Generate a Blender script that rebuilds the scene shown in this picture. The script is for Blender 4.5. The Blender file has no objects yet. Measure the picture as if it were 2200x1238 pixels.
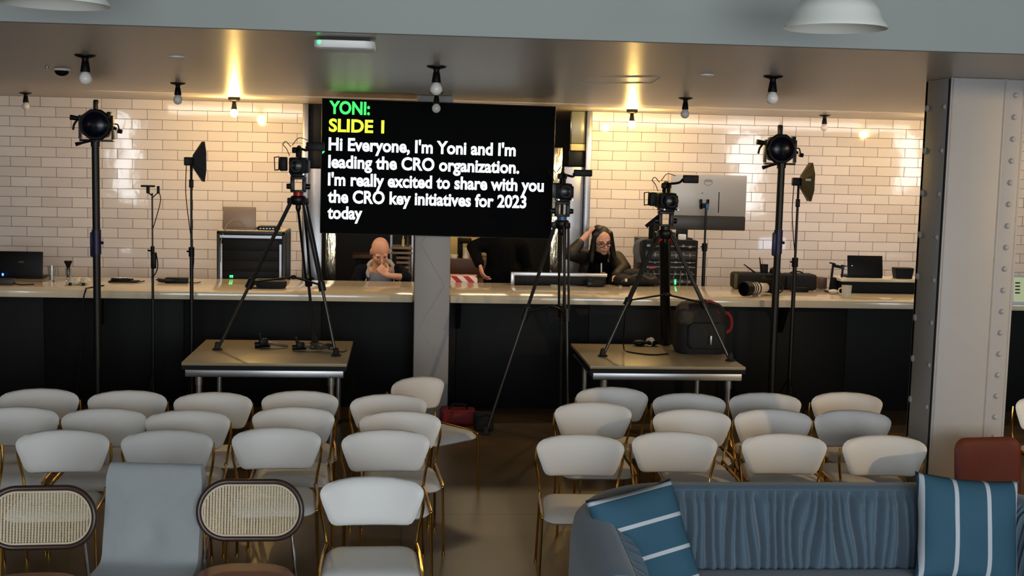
import bpy, bmesh, math, random
from mathutils import Vector, Matrix, noise as mnoise
random.seed(7)
SC = bpy.context.scene
COL = SC.collection
PI = math.pi

# ---------------------------------------------------------------- camera
F, YAW, PITCH, ROLL = 2680.0, 0.08634795, -0.10393730, 0.02367833
H = 2.28                      # camera height
D = 13.331                    # tiled wall
CEIL = H + 0.5135             # dropped ceiling
cfw = Vector((math.sin(YAW) * math.cos(PITCH), math.cos(YAW) * math.cos(PITCH), math.sin(PITCH)))
crt = Vector((math.cos(YAW), -math.sin(YAW), 0))
cup = crt.cross(cfw)
_c, _s = math.cos(ROLL), math.sin(ROLL)
cr2, cu2 = _c * crt + _s * cup, -_s * crt + _c * cup
cam = bpy.data.objects.new('camera', bpy.data.cameras.new('camera'))
COL.objects.link(cam)
cam.data.sensor_width = 36
cam.data.lens = F / 2200 * 36
cam.data.clip_start = 0.05
cam.matrix_world = Matrix(((cr2.x, cu2.x, -cfw.x, 0), (cr2.y, cu2.y, -cfw.y, 0), (cr2.z, cu2.z, -cfw.z, H), (0, 0, 0, 1)))
SC.camera = cam


def at(px, py, Y=None, Z=None):
    """point seen at a photograph pixel, at depth Y or height Z"""
    d = cfw + (px - 1100) / F * cr2 - (py - 619) / F * cu2
    t = Y / d.y if Y is not None else (Z - H) / d.z
    return Vector((d.x * t, d.y * t, d.z * t + H))


# ---------------------------------------------------------------- world, lights, exposure
SC.view_settings.view_transform = 'Standard'
SC.view_settings.look = 'None'
SC.view_settings.exposure = 0.0
SC.view_settings.gamma = 1.0
SC.view_settings.use_curve_mapping = False
W = bpy.data.worlds.new('world')
SC.world = W
W.use_nodes = True
W.node_tree.nodes['Background'].inputs[0].default_value = (0.62, 0.70, 0.80, 1)
W.node_tree.nodes['Background'].inputs[1].default_value = 0.10


def area(name, loc, target, sx, sy, power, col, spread=180):
    l = bpy.data.lights.new(name, 'AREA')
    l.shape = 'RECTANGLE'
    l.size, l.size_y, l.energy, l.color = sx, sy, power, col
    l.spread = math.radians(spread)
    o = bpy.data.objects.new(name, l)
    COL.objects.link(o)
    o.location = loc
    o.rotation_euler = (Vector(target) - Vector(loc)).to_track_quat('-Z', 'Y').to_euler()
    return o


def spot(name, loc, target, power, col, angle, blend=.4, rad=.08):
    l = bpy.data.lights.new(name, 'SPOT')
    l.energy, l.color, l.spot_size, l.spot_blend, l.shadow_soft_size = power, col, math.radians(angle), blend, rad
    o = bpy.data.objects.new(name, l)
    COL.objects.link(o)
    o.location = loc
    o.rotation_euler = (Vector(target) - Vector(loc)).to_track_quat('-Z', 'Y').to_euler()
    return o


WARM = (1.0, 0.72, 0.38)
COOL = (0.90, 0.96, 1.0)
REAR = -4.6                   # wall behind the photographer, with windows
WINDOWS = [(-6.8, 0.4, 1.1, 3.3), (1.0, 6.4, 0.8, 3.3), (8.6, 0.7, 1.1, 3.3), (12.9, 0.5, 1.6, 3.3)]   # x, width, z0, z1
for wx, ww, z0, z1 in WINDOWS:
    area('window_daylight', (wx, REAR + .06, (z0 + z1) / 2), (wx, 5, (z0 + z1) / 2 - .3), ww, z1 - z0, (70 if ww > 2 else 105) * ww * (z1 - z0) / 2.0, COOL)
spot('hall_spotlight', (7.6, 3.6, 2.9), (2.9, 8.0, .7), 560, (1.0, .68, .34), 46, .5, .06)
spot('hall_spotlight', (-6.5, 4.0, 2.9), (-1.5, 9.5, .7), 60, (1.0, .80, .56), 60, .8, .3)
bar_fill = area('added_bar_fill', (1.7, 11.55, CEIL - .03), (1.7, 13.1, .9), 9.0, .2, 54, (1.0, .86, .78))  # added fill with no fixture behind it, brightens tiled wall and counter
bar_fill.data.specular_factor = 0
area('kitchen_lamp', (.9, 14.9, 2.7), (.9, 14.6, 1.0), 1.2, .3, 14, (1.0, .74, .42))

# ---------------------------------------------------------------- materials
_M = {}


def lin(c):
    return tuple(((v / 255) / 12.92 if v / 255 <= .04045 else ((v / 255 + .055) / 1.055) ** 2.4) for v in c)


def mat(name, col, rough=.5, metal=0., var=.06, vscale=6., bump=0., bscale=60., spec=.5, sheen=0., coat=0., emit=0., ecol=None, trans=0., aniso=None):
    if name in _M:
        return _M[name]
    m = bpy.data.materials.new(name)
    m.use_nodes = True
    nt = m.node_tree
    b = nt.nodes['Principled BSDF']
    c = lin(col)
    tc = nt.nodes.new('ShaderNodeTexCoord')
    nz = nt.nodes.new('ShaderNodeTexNoise')
    nz.inputs['Scale'].default_value = vscale
    nz.inputs['Detail'].default_value = 4
    mp = tc.outputs['Object']
    if aniso:
        g = nt.nodes.new('ShaderNodeMapping')
        g.inputs['Scale'].default_value = aniso
        nt.links.new(mp, g.inputs[0])
        mp = g.outputs[0]
    nt.links.new(mp, nz.inputs['Vector'])
    rp = nt.nodes.new('ShaderNodeMix')
    rp.data_type = 'RGBA'
    rp.inputs[6].default_value = (*[v * (1 - var) for v in c], 1)
    rp.inputs[7].default_value = (*[min(1, v * (1 + var)) for v in c], 1)
    nt.links.new(nz.outputs['Fac'], rp.inputs[0])
    nt.links.new(rp.outputs[2], b.inputs['Base Color'])
    b.inputs['Roughness'].default_value = rough
    b.inputs['Metallic'].default_value = metal
    b.inputs['Specular IOR Level'].default_value = spec
    b.inputs['Sheen Weight'].default_value = sheen
    b.inputs['Coat Weight'].default_value = coat
    b.inputs['Transmission Weight'].default_value = trans
    if emit:
        b.inputs['Emission Color'].default_value = (*lin(ecol or col), 1)
        b.inputs['Emission Strength'].default_value = emit
    if bump:
        n2 = nt.nodes.new('ShaderNodeTexNoise')
        n2.inputs['Scale'].default_value = bscale
        n2.inputs['Detail'].default_value = 3
        nt.links.new(mp, n2.inputs['Vector'])
        bp = nt.nodes.new('ShaderNodeBump')
        bp.inputs['Strength'].default_value = bump
        bp.inputs['Distance'].default_value = .01
        nt.links.new(n2.outputs['Fac'], bp.inputs['Height'])
        nt.links.new(bp.outputs[0], b.inputs['Normal'])
    _M[name] = m
    return m


def tile_mat(name, x0):
    """glossy white 4x12 subway tile, running bond, thin dark grout, each tile very slightly out of plane"""
    m = bpy.data.materials.new(name)
    m.use_nodes = True
    nt = m.node_tree
    N, L = nt.nodes, nt.links
    b = N['Principled BSDF']
    tc = N.new('ShaderNodeTexCoord')
    sp = N.new('ShaderNodeSeparateXYZ')
    L.new(tc.outputs['Object'], sp.inputs[0])
    cb = N.new('ShaderNodeCombineXYZ')
    ax = N.new('ShaderNodeMath'); ax.operation = 'SUBTRACT'; ax.inputs[1].default_value = x0 - 30.8
    ay = N.new('ShaderNodeMath'); ay.operation = 'SUBTRACT'; ay.inputs[1].default_value = CEIL - 0.10315 * 40
    L.new(sp.outputs['X'], ax.inputs[0]); L.new(sp.outputs['Z'], ay.inputs[0])
    L.new(ax.outputs[0], cb.inputs[0]); L.new(ay.outputs[0], cb.inputs[1])
    br = N.new('ShaderNodeTexBrick')
    br.offset = .5; br.squash = 1.0; br.offset_frequency = 2
    L.new(cb.outputs[0], br.inputs['Vector'])
    br.inputs['Scale'].default_value = 1
    br.inputs['Color1'].default_value = (0, 0, 0, 1)
    br.inputs['Color2'].default_value = (1, 1, 1, 1)
    br.inputs['Mortar'].default_value = (.5, .5, .5, 1)
    br.inputs['Mortar Size'].default_value = .0024
    br.inputs['Mortar Smooth'].default_value = .25
    br.inputs['Brick Width'].default_value = .308
    br.inputs['Row Height'].default_value = .10315
    tint = N.new('ShaderNodeMix'); tint.data_type = 'RGBA'
    tint.inputs[6].default_value = (*lin((226, 217, 212)), 1)
    tint.inputs[7].default_value = (*lin((238, 230, 226)), 1)
    L.new(br.outputs['Color'], tint.inputs[0])
    mx = N.new('ShaderNodeMix'); mx.data_type = 'RGBA'
    L.new(br.outputs['Fac'], mx.inputs[0])
    L.new(tint.outputs[2], mx.inputs[6])
    mx.inputs[7].default_value = (*lin((74, 62, 52)), 1)
    L.new(mx.outputs[2], b.inputs['Base Color'])
    rg = N.new('ShaderNodeMath'); rg.operation = 'MULTIPLY_ADD'
    rg.inputs[1].default_value = .6; rg.inputs[2].default_value = .06
    L.new(br.outputs['Fac'], rg.inputs[0]); L.new(rg.outputs[0], b.inputs['Roughness'])
    # tile to tile tilt
    ge = N.new('ShaderNodeNewGeometry')
    r1 = N.new('ShaderNodeMath'); r1.operation = 'SUBTRACT'; r1.inputs[1].default_value = .5
    L.new(br.outputs['Color'], r1.inputs[0])
    r2 = N.new('ShaderNodeMath'); r2.operation = 'MULTIPLY'; r2.inputs[1].default_value = .010
    L.new(r1.outputs[0], r2.inputs[0])
    r3 = N.new('ShaderNodeMath'); r3.operation = 'MULTIPLY'; r3.inputs[1].default_value = -.008
    L.new(r1.outputs[0], r3.inputs[0])
    cv = N.new('ShaderNodeCombineXYZ')
    L.new(r2.outputs[0], cv.inputs[0]); L.new(r3.outputs[0], cv.inputs[2])
    va = N.new('ShaderNodeVectorMath'); va.operation = 'ADD'
    L.new(ge.outputs['Normal'], va.inputs[0]); L.new(cv.outputs[0], va.inputs[1])
    vn = N.new('ShaderNodeVectorMath'); vn.operation = 'NORMALIZE'
    L.new(va.outputs[0], vn.inputs[0])
    nz = N.new('ShaderNodeTexNoise'); nz.inputs['Scale'].default_value = 9
    L.new(tc.outputs['Object'], nz.inputs['Vector'])
    b1 = N.new('ShaderNodeBump'); b1.inputs['Strength'].default_value = .025; b1.inputs['Distance'].default_value = .02
    L.new(nz.outputs['Fac'], b1.inputs['Height']); L.new(vn.outputs[0], b1.inputs['Normal'])
    b2 = N.new('ShaderNodeBump'); b2.invert = True; b2.inputs['Strength'].default_value = .6; b2.inputs['Distance'].default_value = .003
    L.new(br.outputs['Fac'], b2.inputs['Height']); L.new(b1.outputs[0], b2.inputs['Normal'])
    L.new(b2.outputs[0], b.inputs['Normal'])
    return m


def floor_mat():
    m = bpy.data.materials.new('polished_concrete')
    m.use_nodes = True
    N, L = m.node_tree.nodes, m.node_tree.links
    b = N['Principled BSDF']
    tc = N.new('ShaderNodeTexCoord')
    n1 = N.new('ShaderNodeTexNoise'); n1.inputs['Scale'].default_value = 1.1; n1.inputs['Detail'].default_value = 7; n1.inputs['Roughness'].default_value = .62
    L.new(tc.outputs['Object'], n1.inputs['Vector'])
    cr = N.new('ShaderNodeValToRGB')
    cr.color_ramp.elements[0].position = .3; cr.color_ramp.elements[0].color = (*lin((78, 62, 42)), 1)
    cr.color_ramp.elements[1].position = .7; cr.color_ramp.elements[1].color = (*lin((116, 96, 68)), 1)
    L.new(n1.outputs['Fac'], cr.inputs[0])
    # saw-cut joints
    br = N.new('ShaderNodeTexBrick'); br.offset = 0
    br.inputs['Scale'].default_value = 1; br.inputs['Brick Width'].default_value = 2.6; br.inputs['Row Height'].default_value = 2.6
    br.inputs['Mortar Size'].default_value = .006
    L.new(tc.outputs['Object'], br.inputs['Vector'])
    mx = N.new('ShaderNodeMix'); mx.data_type = 'RGBA'
    L.new(br.outputs['Fac'], mx.inputs[0]); L.new(cr.outputs[0], mx.inputs[6]); mx.inputs[7].default_value = (*lin((52, 44, 34)), 1)
    L.new(mx.outputs[2], b.inputs['Base Color'])
    rr = N.new('ShaderNodeMapRange'); rr.inputs[3].default_value = .22; rr.inputs[4].default_value = .42
    L.new(n1.outputs['Fac'], rr.inputs[0]); L.new(rr.outputs[0], b.inputs['Roughness'])
    return m


def stripe_mat(name, base, stripe, axis, centres, half):
    """woven cushion cover with light stripes across the cushion's own axis"""
    m = bpy.data.materials.new(name)
    m.use_nodes = True
    N, L = m.node_tree.nodes, m.node_tree.links
    b = N['Principled BSDF']
    tc = N.new('ShaderNodeTexCoord')
    sp = N.new('ShaderNodeSeparateXYZ'); L.new(tc.outputs['Object'], sp.inputs[0])
    acc = None
    for c in centres:
        a = N.new('ShaderNodeMath'); a.operation = 'SUBTRACT'; a.inputs[1].default_value = c; L.new(sp.outputs[axis], a.inputs[0])
        d = N.new('ShaderNodeMath'); d.operation = 'ABSOLUTE'; L.new(a.outputs[0], d.inputs[0])
        e = N.new('ShaderNodeMath'); e.operation = 'LESS_THAN'; e.inputs[1].default_value = half; L.new(d.outputs[0], e.inputs[0])
        if acc is None:
            acc = e
        else:
            g = N.new('ShaderNodeMath'); g.operation = 'MAXIMUM'; L.new(acc.outputs[0], g.inputs[0]); L.new(e.outputs[0], g.inputs[1]); acc = g
    mx = N.new('ShaderNodeMix'); mx.data_type = 'RGBA'
    L.new(acc.outputs[0], mx.inputs[0])
    mx.inputs[6].default_value = (*lin(base), 1); mx.inputs[7].default_value = (*lin(stripe), 1)
    L.new(mx.outputs[2], b.inputs['Base Color'])
    b.inputs['Roughness'].default_value = .85
    b.inputs['Specular IOR Level'].default_value = .2
    nz = N.new('ShaderNodeTexNoise'); nz.inputs['Scale'].default_value = 300; L.new(tc.outputs['Object'], nz.inputs['Vector'])
    bp = N.new('ShaderNodeBump'); bp.inputs['Strength'].default_value = .15; bp.inputs['Distance'].default_value = .004
    L.new(nz.outputs['Fac'], bp.inputs['Height']); L.new(bp.outputs[0], b.inputs['Normal'])
    return m


def cane_mat():
    """woven cane: straw strands with real gaps between them"""
    m = bpy.data.materials.new('woven_cane')
    m.use_nodes = True
    N, L = m.node_tree.nodes, m.node_tree.links
    b = N['Principled BSDF']; out = N['Material Output']
    tc = N.new('ShaderNodeTexCoord')
    sp = N.new('ShaderNodeSeparateXYZ'); L.new(tc.outputs['Object'], sp.inputs[0])

    def wave(axis, freq, th):
        a = N.new('ShaderNodeMath'); a.operation = 'MULTIPLY'; a.inputs[1].default_value = freq * 2 * PI; L.new(sp.outputs[axis], a.inputs[0])
        s = N.new('ShaderNodeMath'); s.operation = 'SINE'; L.new(a.outputs[0], s.inputs[0])
        g = N.new('ShaderNodeMath'); g.operation = 'GREATER_THAN'; g.inputs[1].default_value = th; L.new(s.outputs[0], g.inputs[0])
        return g
    v = wave('X', 78, -.10); h = wave('Z', 150, .55)
    mxx = N.new('ShaderNodeMath'); mxx.operation = 'MAXIMUM'; L.new(v.outputs[0], mxx.inputs[0]); L.new(h.outputs[0], mxx.inputs[1])
    nz = N.new('ShaderNodeTexNoise'); nz.inputs['Scale'].default_value = 60; L.new(tc.outputs['Object'], nz.inputs['Vector'])
    cr = N.new('ShaderNodeMix'); cr.data_type = 'RGBA'
    cr.inputs[6].default_value = (*lin((176, 158, 128)), 1); cr.inputs[7].default_value = (*lin((204, 190, 160)), 1)
    L.new(nz.outputs['Fac'], cr.inputs[0]); L.new(cr.outputs[2], b.inputs['Base Color'])
    b.inputs['Roughness'].default_value = .5
    tr = N.new('ShaderNodeBsdfTransparent')
    mix = N.new('ShaderNodeMixShader')
    L.new(mxx.outputs[0], mix.inputs[0]); L.new(tr.outputs[0], mix.inputs[1]); L.new(b.outputs[0], mix.inputs[2])
    L.new(mix.outputs[0], out.inputs['Surface'])
    return m


M_TILE_L = tile_mat('subway_tile_left', -4.0727)
M_TILE_R = tile_mat('subway_tile_right', 2.2036)
M_FLOOR = floor_mat()
M_CEIL = mat('ceiling_paint', (186, 178, 168), .34, var=.03, vscale=1.2, bump=.05, bscale=2.2)
M_FASCIA = mat('fascia_paint', (143, 149, 147), .6, var=.02, vscale=2)
M_WALL = mat('plaster_paint', (170, 166, 160), .7, var=.04, vscale=2, bump=.05, bscale=40)
M_COLUMN = mat('painted_steel_column', (158, 155, 154), .5, var=.05, vscale=5, bump=.08, bscale=14)
M_BLACKPANEL = mat('black_bar_panel', (7, 8, 9), .6, var=.10, vscale=2, spec=.2)
M_COUNTER = mat('quartz_counter', (218, 204, 176), .13, var=.03, vscale=5, coat=.2)
M_STEEL = mat('brushed_steel', (150, 150, 152), .32, 1, var=.05, vscale=8, bump=.08, bscale=40, aniso=(1, 1, 8))
M_STEELWARM = mat('polished_steel_warm_tint', (190, 178, 150), .16, 1, var=.05, vscale=5, bump=.5, bscale=9, aniso=(6, 6, .8))  # steel tinted warm: the kitchen light's reflection is put into its colour
M_ALU = mat('aluminium', (176, 178, 182), .35, 1, var=.05, vscale=12)
M_GOLD = mat('gold_rod', (196, 150, 70), .22, 1, var=.06, vscale=20)
M_WHITEPU = mat('white_upholstery', (214, 213, 211), .48, var=.02, vscale=5, bump=.03, bscale=260)
M_BLACK = mat('black_plastic', (6, 6, 7), .5, var=.12, vscale=12, spec=.22)
M_BLACKM = mat('black_metal', (8, 8, 9), .42, .2, var=.1, vscale=10)
M_RUBBER = mat('black_rubber', (14, 14, 14), .7, var=.1, vscale=14)
M_GLASSLENS = mat('lens_glass', (6, 7, 12), .2, spec=.25)
M_BLUELENS = mat('stage_lens', (4, 7, 24), .22, spec=.25, var=.3, vscale=9)
M_RED = mat('red_anodised', (170, 34, 38), .38, .3)
M_BLUEA = mat('blue_anodised', (50, 92, 140), .38, .3)
M_REDCLOTH = mat('red_webbing', (120, 12, 16), .7, bump=.1, bscale=200)
M_BLACKCLOTH = mat('black_nylon', (5, 5, 6), .75, bump=.12, bscale=160)
M_KHAKI = mat('khaki_canvas', (92, 82, 58), .8, bump=.12, bscale=160)
M_DECK = mat('stage_deck', (150, 138, 112), .40, var=.08, vscale=7, bump=.04, bscale=90)
M_GREYCASE = mat('grey_laptop', (128, 112, 98), .42, .3)
M_SILVER = mat('silver_display_back', (168, 164, 156), .40, .35, var=.03)
M_DKBROWN = mat('dark_display_chin', (54, 48, 42), .4, .2)
M_WHITEPL = mat('white_plastic', (222, 222, 220), .4, var=.02)
M_ENAMEL = mat('white_enamel', (222, 224, 218), .25, var=.02, coat=.3)
M_BULBOFF = mat('bulb_unlit', (228, 224, 218), .25, var=.02)
M_BULBON = mat('bulb_lit', (255, 236, 190), .3, emit=760, ecol=(255, 208, 118))
M_GLASS = mat('clear_glass', (236, 240, 240), .04, trans=1.0, var=.01)
M_CERAMIC = mat('mug_ceramic', (226, 220, 200), .3, var=.02)
M_PAPER = mat('white_card', (236, 226, 210), .7, var=.02)
M_WOOD = mat('dark_wood', (78, 48, 28), .45, var=.25, vscale=4, aniso=(1, 8, 8), bump=.05)
M_RUST = mat('rust_leather', (80, 30, 19), .55, spec=.2, var=.06, vscale=9, bump=.06, bscale=160)
M_TAN = mat('tan_leather', (150, 92, 66), .5, var=.06, vscale=9, bump=.06, bscale=160)
M_GREYFAB = mat('grey_blue_fabric', (146, 152, 154), .8, var=.08, vscale=10, bump=.15, bscale=240, sheen=.2)
M_VELVET = mat('blue_velvet', (80, 100, 116), .7, var=.05, vscale=6, sheen=.3, spec=.3, bump=.06, bscale=200)
M_DKFRAME = mat('dark_walnut_frame', (52, 34, 28), .35, var=.2, vscale=12)
M_CREAMTRIM = mat('cane_trim', (206, 192, 168), .5)
M_CHROME = mat('chrome', (200, 200, 204), .12, 1)
M_CANE = cane_mat()
M_KITCHEN = mat('dark_kitchen_wall', (16, 15, 14), .6)
M_SCREEN = mat('screen_black', (1, 2, 4), .6, spec=.05)
M_TXTGREEN = mat('text_green', (60, 240, 90), .5, emit=1.6, ecol=(50, 235, 90))
M_TXTYELLOW = mat('text_yellow', (230, 250, 60), .5, emit=1.5, ecol=(215, 245, 40))
M_TXTWHITE = mat('text_white', (240, 250, 255), .5, emit=1.25, ecol=(238, 248, 255))
M_LEDGREEN = mat('led_green', (40, 255, 120), .5, emit=5, ecol=(40, 255, 110))
M_LEDBLUE = mat('led_blue', (40, 90, 255), .5, emit=5, ecol=(60, 110, 255))
M_LAPSCREEN = mat('laptop_screen_glow', (200, 220, 255), .5, emit=9, ecol=(205, 224, 255))
M_SKIN = mat('skin', (204, 154, 126), .42, var=.05, vscale=14)
M_SKINP = mat('skin_ruddy', (206, 154, 128), .42, var=.06, vscale=14)
M_NAVY = mat('navy_fleece', (19, 20, 28), .85, spec=.1, var=.1, vscale=20, bump=.1, bscale=120)
M_GREYTEE = mat('grey_cotton', (112, 116, 128), .85, var=.05, vscale=16, bump=.08, bscale=90)
M_HOODLINE = mat('light_hood_lining', (170, 164, 150), .85)
M_BLACKTEE = mat('black_cotton', (5, 5, 6), .9, var=.1, vscale=16, spec=.1)
M_OLIVE = mat('olive_black_jacket', (27, 24, 17), .6, var=.2, vscale=10, bump=.15, bscale=24)
M_HAIR = mat('dark_hair', (18, 14, 12), .5, var=.3, vscale=40)
M_EYE = mat('eye', (30, 24, 22), .2)
M_DENIM = mat('dark_trousers', (24, 25, 30), .85)

# ---------------------------------------------------------------- mesh helpers


class MB:
    def __init__(s):
        s.bm = bmesh.new()

    def _new(s, verts, faces):
        vs = [s.bm.verts.new(v) for v in verts]
        for f in faces:
            try:
                s.bm.faces.new([vs[i] for i in f])
            except ValueError:
                pass
        return vs

    def box(s, c, size, rot=None, bev=0., seg=2, taper=None):
        hx, hy, hz = size[0] / 2, size[1] / 2, size[2] / 2
        P = []
        for z in (-1, 1):
            t = taper if (taper and z > 0) else (1, 1)
            for x, y in ((-1, -1), (1, -1), (1, 1), (-1, 1)):
                P.append(Vector((x * hx * t[0], y * hy * t[1], z * hz)))
        R = rot if rot is not None else Matrix.Identity(3)
        P = [R @ p + Vector(c) for p in P]
        vs = s._new(P, [(3, 2, 1, 0), (4, 5, 6, 7), (0, 1, 5, 4), (1, 2, 6, 5), (2, 3, 7, 6), (3, 0, 4, 7)])
        if bev > 0:
            es = list({e for v in vs for e in v.link_edges})
            bmesh.ops.bevel(s.bm, geom=es, offset=min(bev, .49 * min(size)), segments=seg, profile=.5, affect='EDGES')
        return s

    def loft(s, loops, cap0=True, cap1=True, closed=True):
        rows = [[s.bm.verts.new(p) for p in lp] for lp in loops]
        n = len(rows[0])
        for a, b in zip(rows, rows[1:]):
            for i in range(n if closed else n - 1):
                j = (i + 1) % n
                s.bm.faces.new((a[i], a[j], b[j], b[i]))
        if closed and cap0:
            s.bm.faces.new(list(reversed(rows[0])))
        if closed and cap1:
            s.bm.faces.new(rows[-1])
        return s

    def cyl(s, p0, p1, r0, r1=None, n=16):
        r1 = r0 if r1 is None else r1
        return s.tube([p0, p1], [r0, r1], n)

    def tube(s, pts, r, n=8, flat=None):
        pts = [Vector(p) for p in pts]
        rs = r if isinstance(r, (list, tuple)) else [r] * len(pts)
        loops = []
        t = (pts[1] - pts[0]).normalized()
        ref = Vector((0, 0, 1)) if abs(t.z) < .9 else Vector((1, 0, 0))
        u = t.cross(ref).normalized()
        for i, p in enumerate(pts):
            if i == 0:
                tt = pts[1] - pts[0]
            elif i == len(pts) - 1:
                tt = pts[-1] - pts[-2]
            else:
                tt = (pts[i + 1] - p).normalized() + (p - pts[i - 1]).normalized()
            if tt.length < 1e-9:
                tt = t
            tt.normalize()
            u = (u - tt * u.dot(tt)).normalized()
            v = tt.cross(u)
            loops.append([p + (math.cos(a) * u + math.sin(a) * v) * rs[i] for a in [2 * PI * k / n for k in range(n)]])
        return s.loft(loops)

    def lathe(s, prof, c=(0, 0, 0), axis=(0, 0, 1), n=24, cap0=True, cap1=True):
        c = Vector(c)
        q = Vector((0, 0, 1)).rotation_difference(Vector(axis).normalized()).to_matrix()
        loops = []
        for r, z in prof:
            r = max(r, 1e-4)
            loops.append([c + q @ Vector((r * math.cos(2 * PI * k / n), r * math.sin(2 * PI * k / n), z)) for k in range(n)])
        return s.loft(loops, cap0, cap1)

    def ell(s, c, r, rot=None, n=16, m=10):
        R = rot if rot is not None else Matrix.Identity(3)
        r = (r, r, r) if isinstance(r, (int, float)) else r
        loops = []
        for j in range(m + 1):
            th = PI * (j / m)
            th = min(max(th, .02), PI - .02)
            loops.append([Vector(c) + R @ Vector((r[0] * math.sin(th) * math.cos(2 * PI * k / n), r[1] * math.sin(th) * math.sin(2 * PI * k / n), -r[2] * math.cos(th))) for k in range(n)])
        return s.loft(loops)

    def prism(s, pts, ext):
        pts = [Vector(p) for p in pts]
        e = Vector(ext)
        return s.loft([pts, [p + e for p in pts]])

    def grid(s, f, nu, nv):
        rows = [[s.bm.verts.new(f(i / nu, j / nv)) for i in range(nu + 1)] for j in range(nv + 1)]
        for a, b in zip(rows, rows[1:]):
            for i in range(nu):
                s.bm.faces.new((a[i], a[i + 1], b[i + 1], b[i]))
        return s

    def capsule(s, p0, p1, r0, r1=None, n=12):
        r1 = r0 if r1 is None else r1
        s.ell(p0, r0, n=n, m=8)
        s.ell(p1, r1, n=n, m=8)
        if (Vector(p1) - Vector(p0)).length > 1e-4:
            s.tube([p0, p1], [r0, r1], n)
        return s


OFF = {}


def _finish(mb, name, m, off, sharp=40, smooth=True):
    bmesh.ops.recalc_face_normals(mb.bm, faces=mb.bm.faces)
    me = bpy.data.meshes.new(name)
    if off.length > 0:
        bmesh.ops.translate(mb.bm, verts=mb.bm.verts, vec=-off)
    mb.bm.to_mesh(me)
    mb.bm.free()
    if smooth:
        me.polygons.foreach_set('use_smooth', [True] * len(me.polygons))
        me.set_sharp_from_angle(angle=math.radians(sharp))
    me.materials.append(m)
    return me


def thing(name, label, cat, loc=(0, 0, 0), group=None, rotz=0):
    o = bpy.data.objects.new(name, None)
    o.empty_display_size = .1
    COL.objects.link(o)
    o.location = loc
    o.rotation_euler = (0, 0, rotz)
    o['label'] = label
    o['category'] = cat
    if group:
        o['group'] = group
    OFF[o] = Vector(loc)
    return o


def part(name, mb, m, parent, label=None, sharp=40):
    off = OFF.get(parent, Vector())
    o = bpy.data.objects.new(name, _finish(mb, name, m, off, sharp))
    COL.objects.link(o)
    o.parent = parent
    OFF[o] = off
    if label:
        o['label'] = label
    return o


def single(name, mb, m, label, cat, loc=(0, 0, 0), group=None, sharp=40):
    off = Vector(loc)
    o = bpy.data.objects.new(name, _finish(mb, name, m, off, sharp))
    COL.objects.link(o)
    o.location = loc
    o['label'] = label
    o['category'] = cat
    if group:
        o['group'] = group
    OFF[o] = off
    return o


def struct(name, mb, m, parent=None, sharp=40):
    o = bpy.data.objects.new(name, _finish(mb, name, m, Vector(), sharp))
    COL.objects.link(o)
    if parent:
        o.parent = parent
    else:
        o['kind'] = 'structure'
    OFF[o] = Vector()
    return o


def copy_thing(root, label, loc, rotz, group=None):
    r = root.copy()
    COL.objects.link(r)
    r.location = loc
    r.rotation_euler = (0, 0, rotz)
    r['label'] = label
    if group:
        r['group'] = group
    for ch in list(root.children):
        c = ch.copy(); COL.objects.link(c); c.parent = r
        for g in ch.children:
            e = g.copy(); COL.objects.link(e); e.parent = c
    return r


def rz(a):
    return Matrix.Rotation(a, 3, 'Z')


def rx(a):
    return Matrix.Rotation(a, 3, 'X')


def ry(a):
    return Matrix.Rotation(a, 3, 'Y')


def spline(pts, k=6):
    """Catmull-Rom through points"""
    P = [Vector(p) for p in pts]
    P = [P[0] * 2 - P[1]] + P + [P[-1] * 2 - P[-2]]
    out = []
    for i in range(1, len(P) - 2):
        a, b, c, d = P[i - 1:i + 3]
        for j in range(k):
            t = j / k
            out.append(.5 * ((2 * b) + (c - a) * t + (2 * a - 5 * b + 4 * c - d) * t * t + (3 * b - a - 3 * c + d) * t ** 3))
    out.append(P[-2])
    return out


def rrect(w, h, r, n=6):
    """rounded rectangle outline, centred"""
    out = []
    for cx, cy, a0 in ((w / 2 - r, h / 2 - r, 0), (-w / 2 + r, h / 2 - r, PI / 2), (-w / 2 + r, -h / 2 + r, PI), (w / 2 - r, -h / 2 + r, 1.5 * PI)):
        for k in range(n + 1):
            a = a0 + PI / 2 * k / n
            out.append((cx + r * math.cos(a), cy + r * math.sin(a)))
    return out


def pad(outline, place, thick, rings=8, k=2.6):
    """a padded panel: outline in 2-D, place(x, y, side_offset) -> point; full in the middle, rounded at the edge"""
    mb = MB()
    cx = sum(p[0] for p in outline) / len(outline)
    cy = sum(p[1] for p in outline) / len(outline)
    loops = []
    seq = []
    for i in range(1, rings + 1):
        seq.append((i / rings, 1))
    for i in range(rings - 1, 0, -1):
        seq.append((i / rings, -1))
    for t, sd in seq:
        tt = t ** .6
        e = thick / 2 * (max(0, 1 - tt ** k)) ** .5 * sd
        loops.append([place(cx + (x - cx) * tt, cy + (y - cy) * tt, e) for x, y in outline])
    mb.loft(loops)
    return mb


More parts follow.
